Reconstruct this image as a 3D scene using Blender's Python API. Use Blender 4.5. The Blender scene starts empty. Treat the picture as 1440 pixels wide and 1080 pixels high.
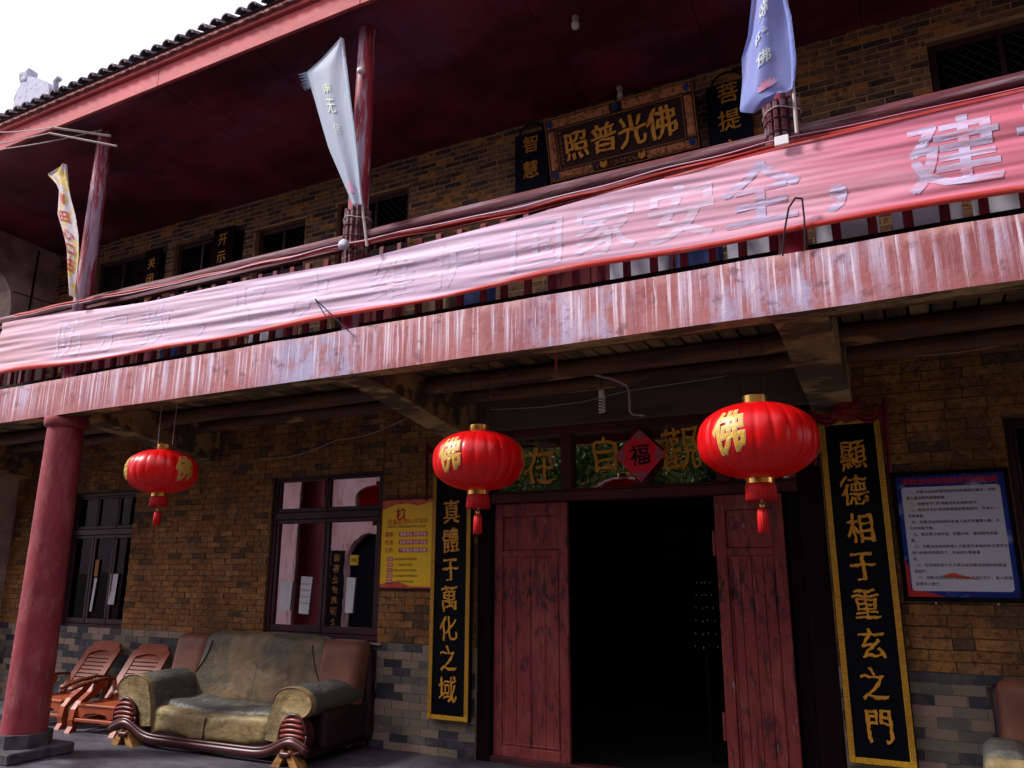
import bpy, bmesh, math, random
from mathutils import Vector, Matrix, noise
R = math.radians
random.seed(7)
SC = bpy.context.scene
COL = SC.collection

# ------------------------------------------------------------------ camera, sky, sun, exposure
cam = bpy.data.cameras.new('camera'); cam.sensor_width = 36; cam.lens = 27.25
cam.clip_start = .05; cam.clip_end = 2000
co = bpy.data.objects.new('camera', cam); COL.objects.link(co)
co.matrix_world = Matrix(((0.88838, 0.10536, 0.44686, 0), (0.45910, -0.20917, -0.86341, 0), (0.00250, 0.97219, -0.23419, 1.6), (0, 0, 0, 1)))
SC.camera = co

SUN_EL, SUN_AZ = 42, 238          # azimuth clockwise from +y: the light comes from the left and a little from the front
w = bpy.data.worlds.new('World'); SC.world = w; w.use_nodes = True
wn = w.node_tree; wn.nodes.clear()
out = wn.nodes.new('ShaderNodeOutputWorld'); bg = wn.nodes.new('ShaderNodeBackground')
sky = wn.nodes.new('ShaderNodeTexSky'); sky.sky_type = 'NISHITA'; sky.sun_disc = False
sky.sun_elevation = R(SUN_EL); sky.sun_rotation = R(SUN_AZ); sky.dust_density = 4; sky.air_density = 1.2
cloud = wn.nodes.new('ShaderNodeMixRGB'); cloud.inputs['Fac'].default_value = .82   # an even layer of cloud over the sky
cloud.inputs['Color2'].default_value = (12.2, 11.2, 13.0, 1)
wn.links.new(sky.outputs[0], cloud.inputs['Color1']); wn.links.new(cloud.outputs[0], bg.inputs['Color'])
bg.inputs['Strength'].default_value = .096
wn.links.new(bg.outputs[0], out.inputs['Surface'])

sl = bpy.data.lights.new('sun', 'SUN'); sl.energy = 3.6; sl.angle = R(9); sl.color = (1, .95, .93)
so = bpy.data.objects.new('sun', sl); COL.objects.link(so)
az = R(SUN_AZ); el = R(SUN_EL)
sd = Vector((math.sin(az) * math.cos(el), math.cos(az) * math.cos(el), math.sin(el)))
so.rotation_euler = sd.to_track_quat('Z', 'Y').to_euler()
so.location = (-20, -20, 30)

SC.view_settings.view_transform = 'Standard'; SC.view_settings.look = 'None'
SC.view_settings.exposure = 0.42; SC.view_settings.gamma = 1; SC.view_settings.use_curve_mapping = False
SC.cycles.max_bounces = 5; SC.cycles.diffuse_bounces = 2; SC.cycles.glossy_bounces = 3; SC.cycles.transmission_bounces = 4
SC.cycles.use_denoising = True

# ------------------------------------------------------------------ materials
class NT:
    def __init__(s, m): s.t = m.node_tree; s.n = s.t.nodes; s.l = s.t.links
    def new(s, k, **kw):
        n = s.n.new(k)
        for a, b in kw.items(): setattr(n, a, b)
        return n
    def lk(s, a, b): s.l.new(a, b)

def mat(name, base, rough=.7, layers=(), bump=None, metal=0, spec=.3, rnd=None, coord='pos', alpha=None, sheen=0, trans=0, bump2=None, roughvar=None):
    """layers: (colour, scale xyz, lo, hi, amount[, detail]); rnd: ((colour, upto), ...) by piece"""
    m = bpy.data.materials.new(name); m.use_nodes = True
    T = NT(m); bs = T.n['Principled BSDF']
    bs.inputs['Roughness'].default_value = rough; bs.inputs['Metallic'].default_value = metal
    bs.inputs['Specular IOR Level'].default_value = spec
    if coord == 'pos': pos = T.new('ShaderNodeNewGeometry').outputs['Position']
    else: pos = T.new('ShaderNodeTexCoord').outputs['Object']
    col = None
    if rnd:
        oi = T.new('ShaderNodeObjectInfo'); ge = T.new('ShaderNodeNewGeometry')
        ad = T.new('ShaderNodeMath', operation='ADD'); T.lk(oi.outputs['Random'], ad.inputs[0]); T.lk(ge.outputs['Random Per Island'], ad.inputs[1])
        fr = T.new('ShaderNodeMath', operation='FRACT'); T.lk(ad.outputs[0], fr.inputs[0])
        cr = T.new('ShaderNodeValToRGB'); cr.color_ramp.interpolation = 'CONSTANT'
        els = cr.color_ramp.elements
        while len(els) < len(rnd): els.new(.5)
        p = 0
        for e, (c, up) in zip(els, rnd): e.position = p; e.color = (*c, 1); p = up
        T.lk(fr.outputs[0], cr.inputs[0]); col = cr.outputs[0]
    def noise_fac(scale, lo, hi, amount, detail=4):
        mp = T.new('ShaderNodeMapping'); mp.inputs['Scale'].default_value = scale if hasattr(scale, '__len__') else (scale,) * 3
        T.lk(pos, mp.inputs['Vector'])
        nz = T.new('ShaderNodeTexNoise'); nz.inputs['Scale'].default_value = 1; nz.inputs['Detail'].default_value = detail
        nz.inputs['Roughness'].default_value = .62
        T.lk(mp.outputs[0], nz.inputs['Vector'])
        mr = T.new('ShaderNodeMapRange'); mr.inputs[1].default_value = lo; mr.inputs[2].default_value = hi; mr.inputs[4].default_value = amount
        T.lk(nz.outputs['Fac'], mr.inputs[0]); return mr.outputs[0]
    for i, ly in enumerate(layers):
        c, scale, lo, hi, amount = ly[:5]
        f = noise_fac(scale, lo, hi, amount, ly[5] if len(ly) > 5 else 4)
        if len(ly) > 6:                      # a stain kept to one stretch (axis, from, to)
            ax_, m0, m1 = ly[6]; sp = T.new('ShaderNodeSeparateXYZ'); T.lk(pos, sp.inputs[0])
            mm = T.new('ShaderNodeMapRange'); mm.interpolation_type = 'SMOOTHSTEP'; mm.inputs[1].default_value = m0; mm.inputs[2].default_value = m1
            src = sp.outputs[ax_]
            T.lk(src, mm.inputs[0]); mu = T.new('ShaderNodeMath', operation='MULTIPLY'); T.lk(f, mu.inputs[0]); T.lk(mm.outputs[0], mu.inputs[1]); f = mu.outputs[0]
            if len(ly) > 7:
                m2 = T.new('ShaderNodeMapRange'); m2.interpolation_type = 'SMOOTHSTEP'; m2.inputs[1].default_value = ly[7][0]; m2.inputs[2].default_value = ly[7][1]; m2.inputs[3].default_value = 1; m2.inputs[4].default_value = 0
                T.lk(src, m2.inputs[0]); mu = T.new('ShaderNodeMath', operation='MULTIPLY'); T.lk(f, mu.inputs[0]); T.lk(m2.outputs[0], mu.inputs[1]); f = mu.outputs[0]
        mx = T.new('ShaderNodeMixRGB')
        T.lk(f, mx.inputs['Fac'])
        if col is None: mx.inputs['Color1'].default_value = (*base, 1)
        else: T.lk(col, mx.inputs['Color1'])
        mx.inputs['Color2'].default_value = (*c, 1); col = mx.outputs[0]
    if col is None: bs.inputs['Base Color'].default_value = (*base, 1)
    else: T.lk(col, bs.inputs['Base Color'])
    if roughvar:
        f = noise_fac(roughvar[0], .35, .65, 1)
        mr = T.new('ShaderNodeMapRange'); mr.inputs[3].default_value = roughvar[1]; mr.inputs[4].default_value = roughvar[2]
        T.lk(f, mr.inputs[0]); T.lk(mr.outputs[0], bs.inputs['Roughness'])
    prev = None
    for b in (bump, bump2):
        if not b: continue
        mp = T.new('ShaderNodeMapping'); mp.inputs['Scale'].default_value = b[0] if hasattr(b[0], '__len__') else (b[0],) * 3
        T.lk(pos, mp.inputs['Vector'])
        nz = T.new('ShaderNodeTexNoise'); nz.inputs['Scale'].default_value = 1; nz.inputs['Detail'].default_value = 5; T.lk(mp.outputs[0], nz.inputs['Vector'])
        bp = T.new('ShaderNodeBump'); bp.inputs['Strength'].default_value = b[1]; bp.inputs['Distance'].default_value = b[2] if len(b) > 2 else .01
        T.lk(nz.outputs['Fac'], bp.inputs['Height'])
        if prev: T.lk(prev, bp.inputs['Normal'])
        prev = bp.outputs[0]
    if prev: T.lk(prev, bs.inputs['Normal'])
    if trans:
        tr = T.new('ShaderNodeBsdfTranslucent'); ms = T.new('ShaderNodeMixShader'); ms.inputs[0].default_value = trans
        if col is None: tr.inputs[0].default_value = (*base, 1)
        else: T.lk(col, tr.inputs[0])
        T.lk(bs.outputs[0], ms.inputs[1]); T.lk(tr.outputs[0], ms.inputs[2]); T.lk(ms.outputs[0], T.n['Material Output'].inputs[0])
    if sheen: bs.inputs['Sheen Weight'].default_value = sheen
    return m

BR = (.15, .082, .034)
M = {}
M['brick'] = mat('brick_clay', BR, .85, rnd=(((.30, .125, .036), .3), ((.35, .155, .045), .55), ((.24, .105, .033), .7), ((.40, .19, .065), .80), ((.27, .14, .06), .91), ((.10, .058, .035), 1)),
    layers=[((.085, .042, .02), (2.5, 2, 1), .46, .66, .8, 6), ((.4, .22, .09), 9, .56, .72, .55, 6), ((.05, .03, .02), 26, .5, .64, .75, 6), ((.38, .22, .11), 60, .58, .7, .5)], bump=(60, .9, .008), bump2=(16, .9, .014))
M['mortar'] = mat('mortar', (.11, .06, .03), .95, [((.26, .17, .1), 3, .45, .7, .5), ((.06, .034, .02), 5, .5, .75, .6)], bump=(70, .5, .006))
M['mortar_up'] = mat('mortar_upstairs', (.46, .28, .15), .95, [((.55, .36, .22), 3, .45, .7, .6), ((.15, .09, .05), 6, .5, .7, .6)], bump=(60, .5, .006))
M['brick_up'] = mat('weathered_brick', BR, .85, rnd=(((.2, .115, .065), .22), ((.08, .055, .048), .42), ((.26, .14, .075), .58), ((.05, .036, .038), .72), ((.5, .21, .06), .84), ((.24, .14, .08), 1)),
    layers=[((.34, .2, .11), 4, .5, .75, .5), ((.03, .023, .024), 16, .48, .62, .75, 6), ((.42, .28, .18), 50, .58, .68, .5)], bump=(60, .6, .006), bump2=(14, .5, .01))
M['tile'] = mat('dado_tile', (.2, .19, .15), .55, rnd=(((.27, .2, .14), .2), ((.045, .045, .058), .44), ((.2, .17, .12), .6), ((.12, .12, .10), .72), ((.32, .22, .17), .84), ((.025, .028, .04), 1)),
    layers=[((.3, .27, .2), 6, .5, .75, .35), ((.07, .07, .06), 40, .5, .7, .45)], bump=(50, .35, .004))
M['grout'] = mat('grout', (.36, .27, .2), .9, [((.18, .15, .12), 5, .4, .7, .7)], bump=(60, .3, .004))
M['concrete'] = mat('concrete', (.46, .29, .12), .9, [((.045, .034, .024), (1.4, 3.5, 3), .47, .53, .85, 6), ((.09, .06, .04), 3, .45, .65, .7), ((.27, .19, .12), 9, .55, .75, .4)], bump=(30, .3, .01))
M['concrete_pale'] = mat('concrete_pale', (.55, .42, .34), .9, [((.12, .085, .065), 2, .4, .65, .7), ((.06, .045, .035), 9, .58, .8, .5)], bump=(30, .25, .01))
M['plaster_dark'] = mat('lintel_plaster', (.12, .078, .055), .9, [((.05, .034, .026), (1, 4, 7), .45, .65, .6), ((.17, .12, .1), 8, .66, .7, .5)], bump=(20, .2, .01))
# painted beam face with lime run-off
def beam_mat():
    m = mat('beam_paint', (.37, .115, .12), .75, [
        ((.24, .065, .075), 3, .45, .66, .7), ((.44, .19, .19), (2.2, 2, 3), .42, .62, .6, 7), ((.46, .2, .2), 18, .50, .66, .5, 7),
        ((.24, .06, .07), (2, 2, 2), .3, .5, .8, 6, ('X', -.2, .7)),
        ((.36, .36, .54), (9, 4, 5), .36, .56, .85, 8, ('X', -4.75, -4.2), (-3.9, -3.25)), ((.42, .4, .6), (9, 4, 4), .42, .6, .8, 8, ('X', -1.2, -.8), (-.3, .1)), ((.4, .38, .56), (9, 4, 4), .46, .6, .7, 8, ('X', -2.3, -2.0), (-1.7, -1.4)),
        ((.55, .44, .58), (14, 8, .5), .49, .63, .9, 6, ('Z', 2.95, 3.3)), ((.78, .64, .74), (42, 8, .9), .55, .63, .95, 4, ('Z', 2.9, 3.3)), ((.66, .38, .36), (9, 4, 6), .4, .6, .7, 6, ('Z', 3.31, 3.38)),
        ((.18, .055, .06), (40, 8, 4), .6, .66, .5, 6), ((.15, .05, .055), 7, .58, .66, .65, 8)], bump=(25, .35, .008), bump2=(90, .4, .004))
    return m
M['beam'] = beam_mat()
M['fascia'] = mat('fascia_paint', (.56, .1, .11), .7, [((.38, .075, .08), (1.5, 2, 3), .45, .62, .8), ((.55, .18, .16), (5, 5, 12), .56, .7, .5), ((.25, .05, .05), (2, 2, 14), .6, .72, .5)], bump=(20, .2, .006))
M['cornice'] = mat('cornice_mortar', (.32, .13, .12), .85, [((.1, .05, .06), 9, .45, .65, .8), ((.5, .3, .25), 20, .55, .7, .6)], bump=(40, .5, .01))
M['rooftile'] = mat('roof_tile_clay', (.1, .08, .1), .8, rnd=(((.10, .082, .11), .3), ((.14, .11, .12), .6), ((.07, .06, .085), .85), ((.17, .135, .14), 1)), layers=[((.22, .18, .2), 12, .55, .75, .5)], bump=(40, .4, .006))
M['soffit'] = mat('soffit_board', (.26, .036, .07), .34, [((.075, .010, .03), (.7, .8, 1), .42, .62, .9), ((.2, .09, .2), (.5, .9, 1), .5, .68, .7), ((.14, .045, .055), (1.6, 5, 1), .52, .75, .5, 6), ((.16, .07, .075), (3, 9, 2), .62, .75, .35), ((.035, .008, .016), (.4, 1, 1), .5, .6, .6)], bump=((4, 2, 3), .25, .02), roughvar=(1.2, .32, .6))
M['column'] = mat('column_paint', (.28, .036, .05), .6, [((.2, .028, .04), 2.5, .42, .62, .75, 7), ((.4, .13, .14), (7, 7, 3), .52, .68, .6, 8), ((.28, .12, .07), (9, 9, 3), .6, .66, .6, 8), ((.12, .02, .03), (20, 20, 4), .62, .68, .6, 7), ((.45, .25, .26), (50, 50, 9), .66, .69, .6)], bump=(6, .25, .02), bump2=(60, .15, .003))
M['column_flaked'] = mat('column_flaked_paint', (.3, .02, .04), .55, [((.2, .015, .03), 3, .45, .65, .6), ((.42, .33, .44), (13, 13, 1.3), .49, .56, .8, 8), ((.55, .48, .56), (26, 26, 3), .57, .62, .7, 8), ((.08, .01, .02), (30, 30, 1.5), .6, .68, .6)], bump=((30, 30, 2), .5, .01))
M['railwood'] = mat('rail_wood', (.11, .018, .025), .7, [((.26, .19, .22), (1.2, 14, 30), .48, .62, .7, 8), ((.04, .01, .014), (3, 20, 20), .55, .65, .7)], bump=((3, 40, 60), .6, .006))
M['baluster'] = mat('baluster_paint', (.2, .02, .03), .6, [((.07, .01, .015), (6, 6, 3), .45, .6, .8), ((.3, .2, .22), (40, 40, 6), .63, .68, .6)], bump=(40, .3, .005))
M['darkwood'] = mat('dark_wood', (.010, .004, .005), .8, [((.005, .0025, .003), (20, 20, 2), .5, .65, .7)], spec=.08, bump=((40, 40, 3), .4, .004))
M['framewood'] = mat('door_frame_wood', (.085, .014, .018), .6, [((.03, .007, .009), (2, 2, 2), .45, .65, .8), ((.16, .05, .05), (40, 20, 40), .62, .7, .4)], bump=((4, 20, 30), .3, .004))
M['doorpaint'] = mat('door_paint', (.25, .038, .036), .6, [((.18, .022, .028), (5, 5, 2), .45, .65, .7), ((.36, .09, .08), (6, 6, 2), .52, .66, .5), ((.03, .012, .012), (16, 16, 6), .54, .64, .75, 8), ((.02, .01, .01), (24, 24, 9), .48, .58, .9, 8, ('Z', 1.15, 1.4), (1.5, 1.75)), ((.33, .26, .25), (46, 46, 7), .65, .675, .9, 8), ((.06, .025, .02), (30, 30, 1.5), .6, .64, .8, 6)], bump=((34, 34, 3), .35, .004), bump2=(12, .2, .005))
M['winframe'] = mat('window_frame_paint', (.05, .012, .022), .5, [((.025, .008, .013), (4, 4, 2), .45, .6, .8)], bump=((30, 30, 4), .25, .003))
M['log'] = mat('purlin_log', (.15, .07, .035), .75, [((.035, .018, .012), (1, 9, 14), .45, .65, .8), ((.4, .2, .08), (2.2, 7, 7), .61, .67, .8)], bump=((2, 20, 25), .5, .01))
M['plank'] = mat('ceiling_plank', (.07, .045, .024), .8, rnd=(((.2, .13, .055), .4), ((.10, .065, .03), .7), ((.3, .2, .09), 1)), layers=[((.02, .012, .008), (6, 1.2, 4), .5, .65, .7), ((.02, .013, .01), (30, 2, 4), .5, .65, .6)], bump=((30, 2, 3), .4, .005))
M['floor'] = mat('veranda_concrete', (.085, .08, .095), .55, [((.035, .032, .04), 1.3, .42, .62, .8, 6), ((.15, .14, .16), (2, 5, 1), .52, .7, .6), ((.04, .036, .035), 9, .58, .7, .6), ((.28, .22, .2), 30, .64, .72, .3)], bump=(14, .2, .01), roughvar=(2, .4, .75))
M['stone'] = mat('plinth_stone', (.075, .07, .075), .8, [((.03, .028, .03), 7, .45, .65, .8), ((.16, .14, .14), 22, .58, .7, .5)], bump=(30, .5, .01))
M['black'] = mat('black_lacquer', (.003, .0035, .006), .6, [((.006, .006, .01), 3, .5, .7, .6)], spec=.08)
M['navy'] = mat('navy_lacquer', (.006, .006, .018), .6, [((.010, .010, .022), 4, .5, .7, .6)], spec=.1)
M['gold'] = mat('gold_paint', (.74, .34, .03), .45, [((.42, .17, .02), 14, .45, .65, .7), ((.75, .4, .07), 30, .55, .7, .4)], bump=(60, .3, .002))
M['gold_dull'] = mat('old_gold_paint', (.5, .22, .045), .5, [((.25, .1, .03), 20, .45, .65, .8)], bump=(60, .4, .003))
M['gold_band'] = mat('gold_fret_band', (.72, .4, .025), .45, [((.5, .24, .015), 60, .48, .56, .7)], bump=(90, .6, .003))
M['goldleaf'] = mat('bright_gold_metal', (.9, .55, .15), .28, metal=.9)
M['plaque_red'] = mat('plaque_lacquer', (.035, .006, .008), .6, [((.06, .012, .012), 5, .45, .7, .7)])
M['gold_bright'] = mat('bright_gold_paint', (.95, .46, .06), .4, [((.7, .26, .03), 14, .45, .65, .7)], bump=(60, .3, .002))
M['dragon'] = mat('carved_gold_orange', (.62, .24, .09), .5, [((.16, .05, .03), 28, .5, .58, .85), ((.75, .36, .12), 55, .55, .65, .5)], bump=(45, .9, .01))
M['blue'] = mat('blue_rosette', (.025, .07, .32), .45, [((.01, .02, .1), 60, .45, .6, .7)])
M['lantern'] = mat('lantern_cloth', (.82, .004, .006), .33, [((.7, .003, .005), 5, .45, .65, .5)], bump=(160, .15, .002), trans=.3, spec=.6)
M['fringe'] = mat('red_fringe', (.65, .008, .01), .6, [((.3, .004, .006), (160, 160, 3), .45, .6, .7)], bump=((160, 160, 4), .8, .004))
M['lantern_gold'] = mat('lantern_gold_letter', (.68, .42, .04), .4, [((.45, .22, .02), 60, .45, .6, .7)], bump=(120, .6, .002), spec=.7)
M['lantern_pale'] = mat('lantern_letter_edge', (.75, .5, .25), .4)
M['string'] = mat('white_cord', (.6, .55, .55), .7)
M['oldcord'] = mat('old_cord', (.4, .31, .24), .7)
M['wire'] = mat('black_wire', (.02, .018, .02), .5)
M['pvc'] = mat('white_conduit', (.4, .34, .3), .5, [((.25, .2, .18), 12, .5, .65, .6)])
M['bulbglass'] = mat('bulb_glass', (.8, .78, .76), .2)
M['redribbon'] = mat('red_satin', (.2, .004, .007), .5, [((.09, .003, .005), 18, .45, .62, .8)], bump=(16, .5, .02), sheen=.1)
M['paperred'] = mat('red_paper', (.95, .02, .04), .7, [((.62, .03, .04), 40, .5, .6, .3)])
M['papergrey'] = mat('paper_pattern_grey', (.36, .13, .16), .7, [((.6, .03, .05), 130, .5, .54, .8)])
M['ink'] = mat('black_ink', (.012, .008, .01), .6)
M['inkred'] = mat('red_ink', (.5, .02, .02), .6)
M['white'] = mat('white_paint', (.75, .73, .75), .6)
M['paper'] = mat('white_paper', (.68, .68, .74), .8, [((.55, .53, .56), 10, .45, .65, .5)], bump=(9, .3, .01))
M['yellowposter'] = mat('yellow_poster', (.95, .55, .01), .4, [((.88, .58, .02), (1, 1, 4), .45, .65, .8)])
M['posterred'] = mat('poster_red', (.6, .06, .04), .4, [((.7, .25, .08), 14, .45, .65, .6)])
M['posterblue'] = mat('poster_blue', (.010, .03, .26), .35, [((.3, .4, .65), (5, 5, 6), .56, .66, .8), ((.006, .01, .12), (3, 3, 3), .5, .62, .7)])
M['posterwhite'] = mat('poster_sheet', (.52, .56, .66), .4, [((.6, .52, .5), (2, 2, 5), .5, .65, .6)])
M['yellow'] = mat('yellow_plastic', (.7, .45, .02), .5)
M['sofa_olive'] = mat('worn_olive_leather', (.2, .14, .075), .55, [((.075, .07, .048), (2.2, 2.2, 2.2), .44, .6, .85, 6), ((.25, .17, .08), 3.2, .52, .66, .7), ((.055, .045, .035), 5, .55, .7, .6), ((.35, .27, .14), (30, 30, 8), .62, .7, .35)], bump=(9, .6, .03), bump2=(42, .5, .005), roughvar=(4, .38, .65))
M['sofa_yellow'] = mat('faded_mustard_leather', (.25, .18, .075), .55, [((.11, .085, .045), 4.5, .46, .62, .85, 6), ((.07, .055, .03), (9, 9, 16), .56, .68, .7), ((.46, .36, .16), 14, .55, .7, .5)], bump=((7, 7, 16), .6, .02), bump2=(50, .45, .004))
M['sofa_grey'] = mat('grey_green_leather', (.085, .085, .07), .42, [((.2, .19, .15), (6, 4, 4), .54, .7, .7, 8), ((.05, .055, .055), 3, .48, .62, .7), ((.36, .35, .36), (20, 8, 12), .64, .7, .5, 8)], bump=((16, 7, 9), .8, .03), bump2=(45, .5, .005), roughvar=(5, .3, .6))
M['sofa_brown'] = mat('red_brown_leather', (.2, .075, .045), .5, [((.1, .045, .032), 4, .45, .65, .7), ((.28, .12, .075), 9, .55, .7, .4)], bump=(8, .3, .015), bump2=(80, .25, .002))
M['sofa_side'] = mat('maroon_leather', (.016, .007, .009), .45, [((.06, .025, .03), 4, .45, .65, .6)], bump=(8, .2, .015))
M['sofa_wood'] = mat('maroon_wood', (.06, .011, .010), .34, [((.04, .008, .008), (8, 8, 20), .45, .6, .7)], bump=(40, .15, .003))
M['slatwood'] = mat('polished_red_slat', (.24, .04, .03), .3, [((.12, .02, .018), (8, 8, 20), .45, .6, .7)])
M['sofa_foot'] = mat('bare_wood', (.42, .2, .06), .5, [((.14, .06, .025), (10, 10, 30), .45, .6, .7)])
M['chairwood'] = mat('orange_carved_wood', (.33, .062, .018), .45, [((.2, .036, .012), (4, 4, 18), .45, .62, .7), ((.45, .16, .06), (12, 12, 30), .58, .7, .4)], bump=((20, 20, 60), .2, .003))
M['chairarm'] = mat('dark_worn_armrest', (.12, .03, .014), .42, [((.3, .08, .03), (8, 8, 8), .52, .66, .7)])
M['chairdark'] = mat('groove_shadow_wood', (.09, .022, .014), .5)  # dark tone paints in the shadow between the back slats
M['ground'] = mat('courtyard_concrete', (.08, .08, .08), .8, [((.05, .05, .05), 1, .4, .65, .8), ((.12, .12, .12), 6, .5, .7, .5)], bump=(12, .2, .01))
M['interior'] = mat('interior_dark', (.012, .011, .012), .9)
M['leaf'] = mat('leaf', (.055, .11, .022), .5, rnd=(((.04, .09, .018), .35), ((.075, .14, .03), .7), ((.03, .06, .015), .88), ((.12, .17, .05), 1)), trans=.25)
M['bark'] = mat('bark', (.07, .05, .035), .9, [((.03, .022, .017), (20, 20, 4), .45, .6, .8)], bump=((20, 20, 4), .8, .02))
M['pinkwall'] = mat('pink_plaster', (.75, .5, .5), .85, [((.5, .27, .27), (2.5, 2.5, 1.2), .48, .66, .8, 7), ((.85, .7, .72), (1.5, 1.5, .7), .5, .7, .6), ((.2, .09, .09), (9, 9, 1.2), .58, .68, .6)], bump=(20, .3, .01))
M['lattice'] = mat('window_lattice', (.02, .016, .018), .5)
M['tarpwhite'] = mat('white_sheeting', (.62, .62, .74), .55, [((.5, .48, .55), 5, .45, .6, .7)], bump=(7, .5, .02))
M['tarpblue'] = mat('blue_sheeting', (.03, .06, .22), .5, [((.1, .14, .3), 6, .5, .65, .5)], bump=(8, .4, .02))
M['cardboard'] = mat('cardboard', (.4, .27, .15), .8, [((.25, .16, .09), 5, .45, .6, .6)])
M['ornament'] = mat('pale_ornament_plaster', (.42, .43, .52), .8, [((.2, .2, .28), 8, .5, .66, .7)], bump=(14, .6, .02))

def glass(name, tint=(.55, .5, .55), refl=.5, gl=(.8, .75, .78)):
    m = bpy.data.materials.new(name); m.use_nodes = True; T = NT(m); T.n.remove(T.n['Principled BSDF'])
    g = T.new('ShaderNodeBsdfGlossy'); g.inputs['Roughness'].default_value = .012; g.inputs['Color'].default_value = (*gl, 1)
    t = T.new('ShaderNodeBsdfTransparent'); t.inputs[0].default_value = (*tint, 1)
    f = T.new('ShaderNodeFresnel'); f.inputs['IOR'].default_value = 1.5
    a = T.new('ShaderNodeMath', operation='ADD'); a.inputs[1].default_value = refl; a.use_clamp = True; T.lk(f.outputs[0], a.inputs[0])
    geo = T.new('ShaderNodeNewGeometry'); nz = T.new('ShaderNodeTexNoise'); nz.inputs['Scale'].default_value = 3.0; T.lk(geo.outputs['Position'], nz.inputs['Vector'])
    bp = T.new('ShaderNodeBump'); bp.inputs['Strength'].default_value = .05; bp.inputs['Distance'].default_value = .01; T.lk(nz.outputs[0], bp.inputs['Height']); T.lk(bp.outputs[0], g.inputs['Normal'])
    ms = T.new('ShaderNodeMixShader'); T.lk(a.outputs[0], ms.inputs[0]); T.lk(t.outputs[0], ms.inputs[1]); T.lk(g.outputs[0], ms.inputs[2])
    T.lk(ms.outputs[0], T.n['Material Output'].inputs[0]); return m
M['glass'] = glass('coated_glass')
M['glass_dim'] = glass('dusty_glass', (.4, .36, .38), .0, (.16, .14, .15))

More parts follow.
